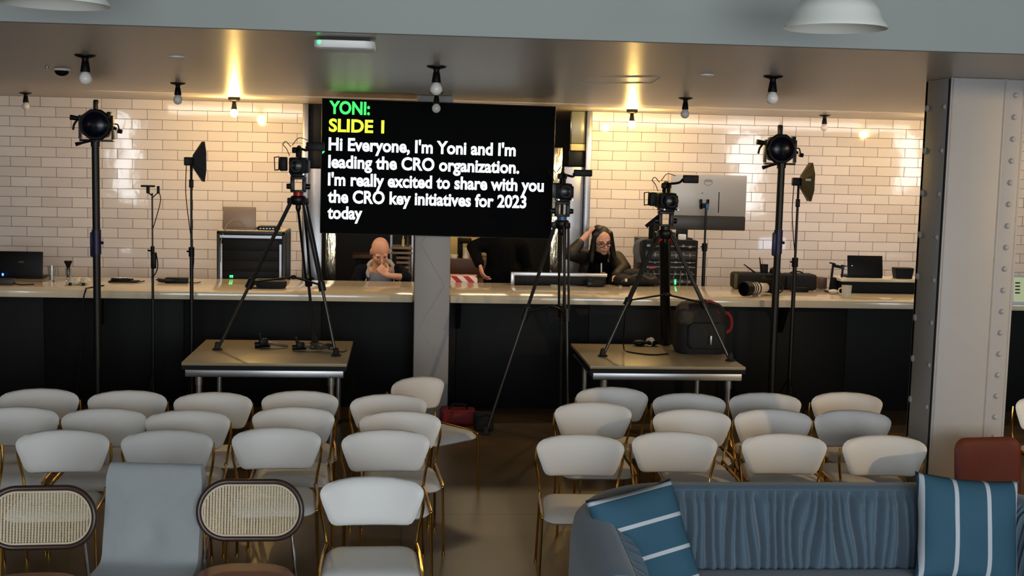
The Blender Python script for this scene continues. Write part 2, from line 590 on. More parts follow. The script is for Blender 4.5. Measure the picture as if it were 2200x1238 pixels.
# ---------------------------------------------------------------- the setting
mb = MB(); mb.box((1.5, 5.7, -.05), (25, 21, .1)); struct('floor', mb, M_FLOOR)
BX0, BX1 = -1.085, 1.965      # opening in the tiled wall
mb = MB(); mb.box(((-11 + BX0) / 2, D + .08, CEIL / 2), (BX0 + 11, .16, CEIL)); struct('wall_back_left', mb, M_TILE_L)
mb = MB(); mb.box(((14 + BX1) / 2, D + .08, CEIL / 2), (14 - BX1, .16, CEIL)); struct('wall_back_right', mb, M_TILE_R)
mb = MB(); mb.box((1.5, (5.46 + 16.3) / 2, CEIL + .1), (25, 16.3 - 5.46, .2)); struct('ceiling', mb, M_CEIL)
mb = MB(); mb.box((1.5, 5.44, CEIL + .555), (25, .04, 1.11), bev=.003); struct('trim_1', mb, M_FASCIA)
mb = MB(); mb.box((1.5, .4, 3.95), (25, 10.2, .1)); struct('ceiling_upper', mb, M_FASCIA)
mb = MB(); mb.box((-11.05, 5.8, 2), (.1, 21, 4)); struct('wall_left', mb, M_WALL)
mb = MB(); mb.box((14.05, 5.8, 2), (.1, 21, 4)); struct('wall_right', mb, M_WALL)
# rear wall with window openings
mb = MB()
xs = [-11] + [v for wx, ww, _, _ in WINDOWS for v in (wx - ww / 2, wx + ww / 2)] + [14]
for i in range(0, len(xs), 2):
    mb.box(((xs[i] + xs[i + 1]) / 2, REAR - .1, 2), (xs[i + 1] - xs[i], .2, 4))
for wx, ww, z0, z1 in WINDOWS:
    mb.box((wx, REAR - .1, z0 / 2), (ww, .2, z0))
    mb.box((wx, REAR - .1, (z1 + 4) / 2), (ww, .2, 4 - z1))
struct('wall_rear', mb, M_WALL)
for i, (wx, ww, z0, z1) in enumerate(WINDOWS):
    mb = MB()
    for x in (wx - ww / 2 + .03, wx + ww / 2 - .03):
        mb.box((x, REAR - .02, (z0 + z1) / 2), (.06, .08, z1 - z0))
    for z in (z0 + .03, z1 - .03):
        mb.box((wx, REAR - .02, z), (ww, .08, .06))
    w = struct('window_%d' % (i + 1), mb, M_BLACKM)
# kitchen behind the opening
mb = MB()
mb.box((.45, 16.3, 1.4), (5.2, .1, 2.8)); mb.box((-2.1, 14.9, 1.4), (.1, 2.8, 2.8)); mb.box((3.0, 14.9, 1.4), (.1, 2.8, 2.8))
struct('wall_kitchen', mb, M_KITCHEN)
# steel lining of the opening
jl = thing('steel_door_panel', 'brushed steel panel on the left side of the kitchen opening', 'door panel', (BX0 + .11, D, 0))
mb = MB(); mb.box((BX0 + .03, D - .02, CEIL / 2), (.06, .10, CEIL - .002), bev=.006); part('jamb', mb, M_STEEL, jl)
mb = MB(); mb.box((BX0 + .13, D + .04, 1.06), (.14, .05, 2.12), bev=.004); part('lower_panel', mb, M_STEEL, jl)
mb = MB(); mb.box((BX0 + .13, D + .05, 2.22), (.14, .06, .18), bev=.004); mb.box((BX0 + .13, D + .05, 2.565), (.14, .06, .45), bev=.004); part('upper_panel', mb, M_BLACK, jl)
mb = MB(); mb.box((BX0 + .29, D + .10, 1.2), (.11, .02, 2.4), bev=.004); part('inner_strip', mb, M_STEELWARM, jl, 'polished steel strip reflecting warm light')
jr = thing('steel_door_panel', 'brushed steel panel with a greenish box on top, right side of the kitchen opening', 'door panel', (BX1 - .15, D, 0))
mb = MB(); mb.box((BX1 - .03, D - .02, CEIL / 2), (.06, .10, CEIL - .002), bev=.006); part('jamb', mb, M_STEEL, jr)
mb = MB(); mb.box((BX1 - .17, D + .04, 1.1), (.21, .05, 2.2), bev=.004); part('lower_panel', mb, M_STEEL, jr)
mb = MB(); mb.box((BX1 - .14, D + .03, 2.62), (.15, .10, .34), bev=.006); part('upper_box', mb, mat('green_grey_box', (118, 118, 96), .3), jr, 'greenish grey box at the top')
mb = MB(); mb.box((BX1 - .14, D + .03, 2.41), (.15, .10, .07), bev=.004); part('light_strip', mb, mat('cream_strip', (216, 196, 130), .4), jr)
mb = MB(); mb.box((BX1 - .145, D + .04, 2.29), (.16, .06, .16), bev=.004); part('upper_panel', mb, M_BLACK, jr)
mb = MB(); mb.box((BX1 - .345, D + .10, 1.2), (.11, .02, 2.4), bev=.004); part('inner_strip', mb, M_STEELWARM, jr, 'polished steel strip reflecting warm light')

# ---------------------------------------------------------------- columns
CY = 10.86                    # slim column that carries the screen
CX0, CX1 = at(889, 700, Y=CY - .14).x, at(965, 700, Y=CY - .14).x
cx = (CX0 + CX1) / 2
col1 = thing('steel_column', 'slim white painted steel column in front of the bar carrying the big screen', 'column', (cx, CY, 0))
mb = MB(); mb.box((cx, CY, CEIL / 2), (CX1 - CX0, .28, CEIL - .002), bev=.012); part('shaft', mb, M_COLUMN, col1)
mb = MB()
zc = .55
for k in range(7):            # lattice bars showing through the paint
    z0 = .45 + k * .36
    a, b = (CX0 + .05, CX1 - .05) if k % 2 else (CX1 - .05, CX0 + .05)
    mb.tube([(a, CY - .136, z0), (b, CY - .136, z0 + .36)], .006, 6)
part('lacing_bars', mb, M_COLUMN, col1)

A, B = at(1982, 174, Z=CEIL), at(2046, 166, Z=CEIL)
RX0, RY0, RY1 = 3.07, 6.92, 7.27
RX1 = 3.535
col2 = thing('riveted_column', 'broad white riveted steel column at the right behind the rust chair', 'column', ((RX0 + RX1) / 2, 7.1, 0))
mb = MB()
mb.box((RX0 + .165, RY0 + .02, CEIL / 2), (.33, .04, CEIL - .002), bev=.006)
mb.box((RX0 + .01, (RY0 + RY1) / 2, CEIL / 2), (.02, RY1 - RY0, CEIL - .002), bev=.003)
mb.box((RX0 + .32, (RY0 + RY1) / 2, CEIL / 2), (.02, RY1 - RY0, CEIL - .002), bev=.003)
mb.box((RX0 + .165, RY1 - .02, CEIL / 2), (.33, .04, CEIL - .002), bev=.006)
part('shaft', mb, M_COLUMN, col2)
mb = MB()
mb.box((RX0 + .385, RY0 + .05, CEIL / 2), (.14, .02, CEIL - .002), bev=.003)
mb.box((RX0 + .455, RY0 + .09, CEIL / 2), (.02, .10, CEIL - .002), bev=.003)
part('flange', mb, M_COLUMN, col2)
mb = MB()
for k in range(22):
    z = .08 + k * .125
    mb.ell((RX0 + .405, RY0 + .04, z), (.017, .013, .017), n=10, m=6)
    if k % 2 == 0:
        mb.ell((RX0, RY0 + .07, z + .05), (.012, .016, .016), n=10, m=6)
        mb.ell((RX0, RY1 - .04, z + .05), (.012, .022, .022), n=10, m=6)
o = part('rivets', mb, M_COLUMN, col2)

# ---------------------------------------------------------------- bar
BT, BB = 1.06, .994
BF, BK = 10.93, 12.11
bar = thing('bar_counter', 'long bar with white stone top and black front running along the tiled wall', 'bar counter', (1.5, 11.5, 0))
mb = MB()
mb.box(((-8 + CX0 - .012) / 2, (BF + BK) / 2, (BT + BB) / 2), (CX0 - .012 + 8, BK - BF, BT - BB), bev=.006)
mb.box(((12 + CX1 + .012) / 2, (BF + BK) / 2, (BT + BB) / 2), (12 - CX1 - .012, BK - BF, BT - BB), bev=.006)
mb.box(((CX0 + CX1) / 2, (CY + .155 + BK) / 2, (BT + BB) / 2), (CX1 - CX0 + .03, BK - CY - .155, BT - BB - .002))
part('countertop', mb, M_COUNTER, bar)
mb = MB()
x = -8.0
while x < 12:
    x2 = min(x + 1.21, 12)
    if not (x < CX1 and x2 > CX0 and False):
        mb.box(((x + x2) / 2, 11.22, BB / 2), (x2 - x - .003, .04, BB - .002), bev=.003)
    x = x2
part('front_panel', mb, M_BLACKPANEL, bar)
mb = MB(); mb.box((2, 12.08, BB / 2), (20, .04, BB - .002)); part('rear_panel', mb, M_BLACKPANEL, bar)
for px, py in ((212, 655), (1684, 668), (985, 660)):
    p = at(px, py, Y=11.1)
    mb = MB(); mb.prism([(p.x - .02, 10.98, BB - .002), (p.x - .02, 11.2, BB - .002), (p.x - .02, 11.2, BB - .26), (p.x - .02, 11.17, BB - .26)], (.04, 0, 0))
    part('bracket', mb, M_BLACKM, bar)

# ---------------------------------------------------------------- big screen with the script
TVY = 10.62
tl, tr_, bl = at(688, 212, Y=TVY), at(1191, 230, Y=TVY), at(685, 498, Y=TVY)
tw = (tr_ - tl).length
th = tw * 9 / 16 * 1.02
ang = math.atan2(tr_.z - tl.z, tr_.x - tl.x)
tc_ = (tl + at(1188, 513, Y=TVY)) / 2
TVM = Matrix.Rotation(-ang, 3, 'Y')
tv = thing('display_screen', 'large black screen on the slim column showing a speaking script', 'screen', tc_)


def tvp(u, v, d=0):           # u from left, v down from the top, d towards the viewer
    return tc_ + TVM @ Vector((u - tw / 2, -d, th / 2 - v))


mb = MB(); mb.box(tc_ + Vector((0, .025, 0)), (tw, .05, th), TVM, bev=.006); part('housing', mb, M_BLACK, tv)
mb = MB(); mb.box(tc_ + TVM @ Vector((0, -.002, 0)), (tw - .016, .006, th - .016), TVM); scr = part('screen', mb, M_SCREEN, tv)
mb = MB(); mb.box(tc_ + Vector((0, .065, -.05)), (.5, .05, .4), TVM); part('wall_mount', mb, M_BLACKM, tv)
DEPS = None
LINES = [('YONI:', .124, .338, M_TXTGREEN), ('SLIDE 1', .272, .46, M_TXTYELLOW), ("Hi Everyone, I'm Yoni and I'm", .428, 1.575, M_TXTWHITE),
         ('leading the CRO organization.', .574, 1.61, M_TXTWHITE), ("I'm really excited to share with you", .722, 1.825, M_TXTWHITE),
         ('the CRO key initiatives for 2023', .866, 1.68, M_TXTWHITE), ('today', 1.002, .292, M_TXTWHITE)]


def text_mesh(txt, size, width, bold):
    cu = bpy.data.curves.new('text', 'FONT')
    cu.body = txt
    cu.size = size
    cu.offset = bold
    cu.extrude = .001
    cu.resolution_u = 4
    o = bpy.data.objects.new('text', cu)
    COL.objects.link(o)
    bpy.context.view_layer.update()
    dg = bpy.context.evaluated_depsgraph_get()
    me = bpy.data.meshes.new_from_object(o.evaluated_get(dg))
    bpy.data.objects.remove(o)
    bpy.data.curves.remove(cu)
    xs = [v.co.x for v in me.vertices]
    k = width / (max(xs) - min(xs))
    x0 = min(xs)
    return me, k, x0


for txt, base, wid, m in LINES:
    me, k, x0 = text_mesh(txt, .147, wid, .0044)
    for v in me.vertices:
        v.co = tvp(.062 + (v.co.x - x0) * k, base - v.co.y, .007 + v.co.z) - OFF[tv]
    me.materials.clear()
    me.materials.append(m)
    o = bpy.data.objects.new('text_line', me)
    COL.objects.link(o)
    o.parent = scr
mb = MB(); mb.prism([tvp(.012, .425, .007), tvp(.012, .463, .007), tvp(.030, .444, .007)], (0, -.002, 0)); part('cue_marker', mb, M_LEDGREEN, scr)

# ---------------------------------------------------------------- ceiling fittings


def bulb_fixture(x, y, lit, label, drop=0.0):
    t = thing('bulb_lampholder', label, 'ceiling lamp', (x, y, CEIL), 'bare bulb lamps on the dropped ceiling')
    mb = MB(); mb.lathe([(.057, drop), (.057, -.006), (.045, -.012), (.022, -.018)], (x, y, CEIL - drop), n=24); part('ceiling_plate', mb, M_BLACK, t)
    mb = MB(); mb.lathe([(.020, -.016), (.017, -.034), (.019, -.036), (.026, -.082), (.027, -.094)], (x, y, CEIL - drop), n=20); part('socket', mb, M_BLACK, t)
    mb = MB(); mb.lathe([(.016, -.094), (.024, -.102), (.033, -.116), (.0355, -.130), (.033, -.144), (.025, -.156), (.012, -.164), (.001, -.166)], (x, y, CEIL - drop), n=24)
    part('bulb', mb, M_BULBON if lit else M_BULBOFF, t, 'glowing warm bulb' if lit else None)
    return t


BULBS = [(183, 118, 0, 'unlit white bulb in black holder, left of the row nearest the camera'),
         (938, 142, 0, 'unlit white bulb in black holder above the screen, nearest the camera'),
         (1661, 163, 0, 'unlit white bulb in black holder above the right stage light'),
         (382, 178, 0, 'unlit bulb in black holder, middle row, above the left softbox light'),
         (938, 198, 0, 'unlit bulb in black holder hanging just in front of the screen top edge'),
         (1473, 210, 0, 'unlit bulb in black holder, middle row, above the silver monitor'),
         (55, 199, 0, 'unlit bulb in small black holder at the far left near the tiled wall'),
         (503, 214, 1, 'glowing warm bulb on the ceiling near the tiled wall left of the screen'),
         (1358, 240, 1, 'glowing warm bulb on the ceiling near the tiled wall right of the screen'),
         (1772, 247, 0, 'unlit bulb in small black holder near the wall, left of the riveted column')]
for px, py, lit, lab in BULBS:
    p = at(px, py, Z=CEIL)
    if lit:                       # the lit pair sit on slightly deeper plates, a little away from the wall
        p = at(px, py, Y=12.2 if px < 1000 else 12.5)
    bulb_fixture(p.x, p.y, lit, lab, CEIL - p.z if lit else 0.0)
bulb_fixture(5.45, 12.0, 1, 'glowing warm bulb hidden behind the riveted column at the right')

# dome camera, discs, sprinkler, access point
p = at(133, 148, Z=CEIL)
t = thing('dome_camera', 'small black security dome on the ceiling at the left', 'security camera', p)
mb = MB(); mb.lathe([(.056, 0), (.058, -.010), (.050, -.014)], p, n=28); part('trim_ring', mb, M_WHITEPL, t)
mb = MB(); mb.lathe([(.050, -.010), (.046, -.026), (.034, -.040), (.016, -.047), (.001, -.049)], p, n=28); part('dome', mb, mat('dark_dome', (10, 10, 10), .08), t)
for px, py, lab in ((380, 121, 'small flat white disc on the ceiling in front of the left lit bulb'), (1518, 160, 'small flat white disc on the ceiling left of the right stage light bulb')):
    p = at(px, py, Z=CEIL)
    t = thing('ceiling_disc', lab, 'ceiling disc', p, 'flat white discs on the ceiling')
    mb = MB(); mb.lathe([(.045, 0), (.045, -.006), (.040, -.010), (.001, -.011)], p, n=28); part('cover', mb, M_WHITEPL, t)
p = at(101, 143, Z=CEIL)
mb = MB(); mb.lathe([(.012, 0), (.010, -.010), (.004, -.014), (.004, -.022), (.011, -.024), (.001, -.026)], p, n=12)
single('sprinkler_head', mb, M_CHROME, 'tiny sprinkler head on the ceiling left of the black dome', 'sprinkler', p)
p = at(742, 84, Z=CEIL)
ap = thing('access_point', 'flat white wireless access point with a green light on the ceiling', 'access point', p)
mb = MB(); mb.box(p + Vector((0, 0, -.008)), (.22, .18, .016)); part('bracket', mb, M_BLACK, ap)
mb = MB()
mb.loft([[p + Vector((x * s, y * s, z)) for x, y in rrect(.27, .24, .05)] for s, z in ((1, -.016), (1, -.040), (.97, -.047), (.86, -.052), (.5, -.054))])
part('body', mb, M_WHITEPL, ap)
mb = MB(); mb.ell(p + Vector((-.112, -.121, -.026)), (.006, .003, .006), n=10, m=6); part('status_light', mb, M_LEDGREEN, ap)
# ceiling access hatches (thin raised edges)
for px0, px1, py0, py1 in ((1250, 1420, 165, 178),):
    a, b, c, d = at(px0, py1, Z=CEIL), at(px1 - 20, py1, Z=CEIL), at(px1, py0, Z=CEIL), at(px0 + 20, py0, Z=CEIL)
    mb = MB()
    for u, v in ((a, b), (b, c), (c, d), (d, a)):
        mb.tube([u, v], .005, 6)
    struct('trim_2', mb, M_CEIL)


def pendant(px, py, label):
    c = at(px, py, Y=4.62)
    r = .19
    t = thing('pendant_lamp', label, 'pendant lamp', (c.x, c.y, c.z), 'white enamel pendants under the high ceiling')
    mb = MB()
    prof = [(r, 0), (r * .985, .012), (r * .90, .030), (r * .84, .065), (r * .70, .100), (r * .50, .120), (r * .42, .128), (r * .42, .150), (r * .20, .158)]
    inner = [(r * .20 - .004, .150), (r * .40, .122), (r * .48, .113), (r * .68, .094), (r * .81, .060), (r * .87, .026), (r * .965, .006), (r, 0)]
    mb.lathe(prof + inner[::1], c, n=48, cap0=False, cap1=False)
    part('shade', mb, M_ENAMEL, t)
    mb = MB(); mb.lathe([(.034, .150), (.034, .215), (.02, .225), (.008, .235)], c, n=20); part('cap', mb, M_ENAMEL, t)
    mb = MB(); mb.cyl((c.x, c.y, c.z + .23), (c.x, c.y, 3.9), .005, n=8); part('cord', mb, M_BLACK, t)
    mb = MB(); mb.ell(c + Vector((0, 0, .07)), (.034, .034, .045), n=16, m=10); part('bulb', mb, M_BULBOFF, t)


pendant(1795, 62, 'white enamel pendant lampshade at the top right')
pendant(118, 10, 'white enamel pendant lampshade cut by the top left corner')

# ---------------------------------------------------------------- white chairs
HC = .753


def white_chair():
    t = thing('white_chair', 'white chair', 'chair')
    # backrest: wide at the top third, narrower below, wrapped forward at the sides
    half = [(x * .982, z) for x, z in [(-.176, -.104), (-.194, -.094), (-.207, -.074), (-.224, -.030), (-.237, .003), (-.246, .032), (-.249, .050), (-.246, .066), (-.235, .081), (-.212, .095), (-.165, .108), (-.10, .117), (0, .121)]]
    bot = [(-.155, -.108), (-.10, -.109), (0, -.1095)]
    left = [(x, z) for x, z in half]
    outline = left + [(-x, z) for x, z in reversed(left[:-1])] + [(-x, z) for x, z in bot[:-1]] + [bot[-1]] + [(x, z) for x, z in reversed(bot[:-1])]
    zc = HC - .121

    def place(x, z, e):
        wrap = -.34 * x * x / .25 * .25 - 1.05 * abs(x) ** 3 * 2.2
        return Vector((x, .165 + wrap * 1.0 + .16 * z - e, zc + z))
    part('backrest', pad(outline, place, .050, 9, 4.5), M_WHITEPU, t, sharp=70)
    so = []
    for x, y in rrect(.44, .43, .07, 6):
        k = 1 + .05 * (-y / .215)
        so.append((x * k, y))

    def places(x, y, e):
        return Vector((x, y - .055, (.392) + e - .02 * (max(0, -y - .1) / .115) ** 2 + .01 * (max(0, y) / .2) ** 2))
    part('seat', pad(so, places, .062, 8, 5), M_WHITEPU, t, sharp=70)
    for s in (-1, 1):
        r = .0075
        mb = MB(); mb.tube(spline([(s * .215, .175, .422), (s * .226, .185, .50), (s * .243, .165, .60), (s * .240, .168, .68)], 5), r, 8)
        part('back_support', mb, M_GOLD, t)
        mb = MB(); mb.tube(spline([(s * .214, .172, .425), (s * .226, .05, .41), (s * .230, -.16, .406), (s * .231, -.232, .396)], 5), r, 8)
        mb.ell((s * .214, .174, .422), .012, n=10, m=6); mb.ell((s * .231, -.236, .393), .011, n=10, m=6)
        part('side_rail', mb, M_GOLD, t)
        mb = MB(); mb.tube([(s * .231, -.236, .393), (s * .240, -.250, .010)], r, 8); mb.cyl((s * .240, -.250, 0), (s * .240, -.250, .014), .010, n=10)
        part('leg', mb, M_GOLD, t)
        mb = MB(); mb.tube([(s * .214, .174, .422), (s * .225, .235, .010)], r, 8); mb.cyl((s * .225, .235, 0), (s * .225, .235, .014), .010, n=10)
        part('leg', mb, M_GOLD, t)
    mb = MB(); mb.box((0, .02, .352), (.34, .30, .018), bev=.004); mb.tube([(-.228, -.15, .366), (.228, -.15, .366)], .006, 8); mb.tube([(-.218, .13, .366), (.218, .13, .366)], .006, 8); mb.tube([(-.15, -.16, .352), (-.15, .14, .352)], .006, 6); mb.tube([(.15, -.16, .352), (.15, .14, .352)], .006, 6)
    part('seat_frame', mb, M_GOLD, t)
    return t


ORD = ['first', 'second', 'third', 'fourth', 'fifth', 'sixth', 'seventh']
ROWS = [
    ('front row', 'left', [(-190, 8, 925, 0), (42, 247, 922, 0), (265, 468, 922, 0), (504, 695, 917, 0), (736, 928, 922, 0)]),
    ('front row', 'right', [(1148, 1337, 932, 0), (1350, 1536, 926, 0), (1587, 1766, 930, 0), (1798, 1983, 934, 0)]),
    ('middle row', 'left', [(-50, 138, 873, 0), (142, 322, 876, 0), (318, 502, 880, 0), (544, 726, 873, 0), (775, 950, 882, 0)]),
    ('middle row', 'right', [(1187, 1353, 863, 0), (1394, 1567, 878, 0), (1570, 1737, 878, 0), (1742, 1905, 880, 0)]),
    ('rear row', 'left', [(5, 180, 834, 0), (195, 367, 838, 0), (376, 551, 842, 0), (565, 733, 839, 0), (755, 920, 846, 0)]),
    ('rear row', 'right', [(1234, 1387, 831, 0), (1394, 1556, 844, 0), (1560, 1714, 843, 0), (1733, 1890, 842, 0), (2163, 2330, 850, 0)]),
]
G_CH = 'white chairs with gold legs set out in rows'
proto = white_chair()
first = True


def put_chair(x, y, rot, label):
    global first
    if first:
        proto.location = (x, y, 0)
        proto.rotation_euler = (0, 0, rot)
        proto['label'] = label
        proto['group'] = G_CH
        first = False
        return proto
    return copy_thing(proto, label, (x, y, 0), rot, G_CH)


for row, side, lst in ROWS:
    for i, (x0, x1, y0, _) in enumerate(lst):
        p = at((x0 + x1) / 2, y0, Z=HC)
        end = 'from the left' if side == 'left' else 'from the aisle'
        if row == 'rear row' and side == 'right' and i == 4:
            lab = 'white chair right of the riveted column at the photo edge'
        else:
            lab = 'white padded chair, %s %s in the %s %s of the aisle' % (ORD[i], end, row, side)
        if row == 'front row' and side == 'left':
            pass
        put_chair(p.x, p.y - .19, (.05 if side == 'left' else -.04), lab)
p = at(802, 1022, Z=HC)
put_chair(p.x, p.y - .19, .02, 'white padded chair alone in front of the rows, nearest the camera')
p = at(895, 809, Z=HC)
put_chair(p.x + .09, p.y - .17, .72, 'white padded chair turned sideways at the foot of the slim column')

# ---------------------------------------------------------------- cane chairs


def cane_chair(label, loc, rot):
    t = thing('cane_chair', label, 'chair', group='cane-backed chairs in the foreground')
    zc, w, h = .675, .455, .25
    tilt = .18

    def bp(x, z, d=0):
        return Vector((x, .18 + tilt * (z - .45) - .5 * x * x - d, z))
    out = [bp(x, zc + z) for x, z in rrect(w, h, h / 2 - .002, 12)]
    ring = out + [out[0], out[1]]
    mb = MB(); mb.tube(ring, .013, 10); part('back_frame', mb, M_DKFRAME, t)
    out2 = [bp(x, zc + z, .004) for x, z in rrect(w - .03, h - .03, h / 2 - .017, 12)]
    mb = MB(); mb.tube(out2 + out2[:2], .005, 6); part('inner_trim', mb, M_CREAMTRIM, t)
    mb = MB()
    o3 = rrect(w - .02, h - .02, h / 2 - .012, 12)
    mb.loft([[bp(x * s, zc + z * s) for x, z in o3] for s in (1, .6, .2, .01)], cap0=False)
    part('cane_panel', mb, M_CANE, t)
    seat = rrect(.43, .42, .16, 10)
    part('seat', pad(seat, lambda x, y, e: Vector((x, y - .06, .435 + e)), .07, 8, 5), M_TAN, t, 'tan leather seat pad', sharp=70)
    for s in (-1, 1):
        mb = MB(); mb.tube(spline([bp(s * .185, zc - .11), (s * .20, .185, .42), (s * .235, .24, .012)], 5), .008, 8); mb.cyl((s * .235, .24, 0), (s * .235, .24, .014), .011, n=10); part('leg', mb, M_CHROME, t)
        mb = MB(); mb.tube([(s * .19, -.20, .42), (s * .22, -.26, .012)], .008, 8); mb.cyl((s * .22, -.26, 0), (s * .22, -.26, .014), .011, n=10); part('leg', mb, M_CHROME, t)
    mb = MB(); mb.tube([(-.20, .17, .40), (-.195, -.2, .40), (.195, -.2, .40), (.20, .17, .40), (-.20, .17, .40)], .007, 8); part('seat_frame', mb, M_BLACKM, t)
    t.location = loc
    t.rotation_euler = (0, 0, rot)
    return t


p = at(540, 1036, Z=.80)
cane_chair('cane-backed chair with tan seat between the grey chair and the lone white chair', (p.x, p.y - .23, 0), 0.0)
p = at(96, 1050, Z=.80)
cane_chair('cane-backed chair with tan seat in the bottom left corner', (p.x, p.y - .23, 0), .06)

# grey sling chair
p = at(337, 996, Z=.86)
gx, gy = p.x, p.y
g = thing('lounge_chair', 'grey blue upholstered chair with a high plain back between two cane chairs', 'chair', (gx, gy, 0))
prof = [(.03, .80), (.025, .845), (0, .862), (-.028, .85), (-.045, .80), (-.055, .72), (-.075, .62), (-.10, .52), (-.115, .455), (-.16, .425), (-.30, .415), (-.52, .425), (-.58, .42), (-.595, .40), (-.58, .375), (-.50, .365), (-.20, .36), (-.09, .375), (-.05, .43), (-.03, .52), (-.01, .62), (.01, .72)]


def gp(i, s):
    y, z = prof[i]
    w = .217 if z > .47 else .217 + .02 * min(1, max(0, -y - .11) / .35)
    if z > .8:
        w -= .010 * (z - .8) / .06
    x = s * w
    d = 0
    if -.12 < y < -.02 and .45 < z < .75:
        rr = ((x + .004) / .07) ** 2 + ((z - .54) / .07) ** 2
        d = .028 * math.exp(-rr * 1.3)
    return Vector((gx + x, gy + y + d, z))


mb = MB()
loops = []
ss = [-1, -.985, -.95] + [-.9 + 1.8 * k / 24 for k in range(25)] + [.95, .985, 1]
prof = [tuple(v[:2]) for v in [Vector((a, b, 0)) for a, b in prof]]
fine = spline([(a, b, 0) for a, b in prof + [prof[0]]], 3)[:-1]
prof = [(v.x, v.y) for v in fine]
cyy, czz = -.03, .6
for s in ss:
    lp = []
    for i in range(len(prof)):
        q = gp(i, s)
        k = 1 if abs(s) < .95 else (.6 if abs(s) == 1 else (.85 if abs(s) == .985 else .97))
        if k < 1:
            j = (i + len(prof) // 2) % len(prof)
        lp.append(q)
    loops.append(lp)
mb.loft(loops)
part('shell', mb, M_GREYFAB, g, sharp=60)
for sx in (-1, 1):
    for sy in (-.10, -.50):
        mb = MB(); mb.tube([(gx + sx * .17, gy + sy, .37), (gx + sx * .22, gy + sy + (.05 if sy > -.3 else -.05), .005)], .010, 8)
        part('leg', mb, M_BLACKM, g)

g.rotation_euler = (0, 0, -.10)

# rust chair
p = at(2128, 939, Z=.80)
rc = thing('rust_chair', 'rust leather chair with a rounded square back beside the riveted column', 'chair')
bo = [(x * (1 + .03 * y), y) for x, y in rrect(.41, .42, .07, 8)]
part('backrest', pad(bo, lambda x, z, e: Vector((x, .2 + .12 * z - .5 * x * x - e, .59 + z)), .05, 8, 5), M_RUST, rc, sharp=70)
part('seat', pad(rrect(.46, .45, .08, 8), lambda x, y, e: Vector((x, y - .06, .44 + e)), .07, 8, 5), M_RUST, rc, sharp=70)
for sx in (-1, 1):
    for y in (.16, -.24):
        mb = MB(); mb.tube([(sx * .19, y, .42), (sx * .215, y + (.04 if y > 0 else -.02), .003)], [.013, .010], 10); part('leg', mb, M_BLACKM, rc)
rc.location = (p.x, p.y - .22, 0)
rc.rotation_euler = (0, 0, .12)

# ---------------------------------------------------------------- sofa
SX0, SX1, SY, SR, SFR = .842, 2.93, 5.60, .42, 4.55
path = []
n_arm, n_arc, n_back = 16, 22, 150
for k in range(n_arm):
    path.append((SX0, SFR + (SY - SR - SFR) * k / n_arm))
for k in range(n_arc):
    a = PI - PI / 2 * k / n_arc
    path.append((SX0 + SR + SR * math.cos(a), SY - SR + SR * math.sin(a)))
for k in range(n_back):
    path.append((SX0 + SR + (SX1 - SX0 - 2 * SR) * k / n_back, SY))
for k in range(n_arc):
    a = PI / 2 - PI / 2 * k / n_arc
    path.append((SX1 - SR + SR * math.cos(a), SY - SR + SR * math.sin(a)))
for k in range(n_arm + 1):
    path.append((SX1, SY - SR - (SY - SR - SFR) * k / n_arm))
sofa = thing('sofa', 'blue velvet sofa with a pleated back and rounded arms in the right foreground', 'sofa', ((SX0 + SX1) / 2, 5.1, 0))
fr = []
for i, q in enumerate(path):
    a, b = path[max(0, i - 1)], path[min(len(path) - 1, i + 1)]
    t2 = Vector((b[0] - a[0], b[1] - a[1], 0)).normalized()
    fr.append((Vector((q[0], q[1], 0)), Vector((t2.y, -t2.x, 0))))


def topz(i):
    y = path[i][1]
    return .71 + .078 * min(1, max(0, (y - SFR) / (SY - SFR))) ** .7


mb = MB()
loops = []
for i, (q, nrm) in enumerate(fr):
    zt = topz(i)
    sec = [(.060, zt - .022), (.050, zt - .008), (.025, zt), (-.02, zt + .003), (-.065, zt - .01), (-.098, zt - .045), (-.112, zt - .12), (-.116, .40), (-.105, .16), (-.09, .05), (.05, .05), (.07, .3)]
    loops.append([q + nrm * d + Vector((0, 0, z)) for d, z in sec])
mb.loft(loops)
part('outer_shell', mb, M_VELVET, sofa, sharp=60)
mb = MB()
rng = random.Random(3)
NV = 26
rows = []
# pleats: irregular folds running down the back
s_len = [0]
for i in range(1, len(path)):
    s_len.append(s_len[-1] + math.hypot(path[i][0] - path[i - 1][0], path[i][1] - path[i - 1][1]))
fine_n = 900
pts = []
for k in range(fine_n + 1):
    s = s_len[-1] * k / fine_n
    j = max(0, min(len(path) - 2, next((i for i in range(len(s_len) - 1) if s_len[i + 1] >= s), len(path) - 2)))
    f = (s - s_len[j]) / max(1e-6, s_len[j + 1] - s_len[j])
    q = fr[j][0].lerp(fr[j + 1][0], f)
    nn = fr[j][1].lerp(fr[j + 1][1], f).normalized()
    pts.append((s, q, nn, topz(j) * (1 - f) + topz(j + 1) * f))


def pleat(s, v):
    drift = .012 * mnoise.noise(Vector((s * 3, v * 1.5, 0)))
    ph = s * 27 + 1.6 * mnoise.noise(Vector((s * 6, v * .8, 3.1))) + drift * 20
    a = math.sin(ph * 2 * PI * .78)
    b = math.sin(ph * 2 * PI * .41 + 1.3)
    amp = .5 + .5 * mnoise.noise(Vector((s * 5, v * 1.2, 9)))
    return (1.9 * abs(math.sin(ph * PI * .78)) ** .6 - 1.4 + .35 * b) * (.5 + amp * .6)


def inner(u, v):
    k = int(round(u * fine_n))
    s, q, nn, zt = pts[k]
    z = (zt - .018) * (1 - v) + .40 * v
    d = .060 + .03 * min(1, v / .12) + .07 * v + .018 * math.sin(PI * v)
    w = min(1, v / .07) * (1 - .3 * max(0, v - .8) / .2)
    return q + nn * (d + (.040) * pleat(s, v) * w) + Vector((0, 0, z))


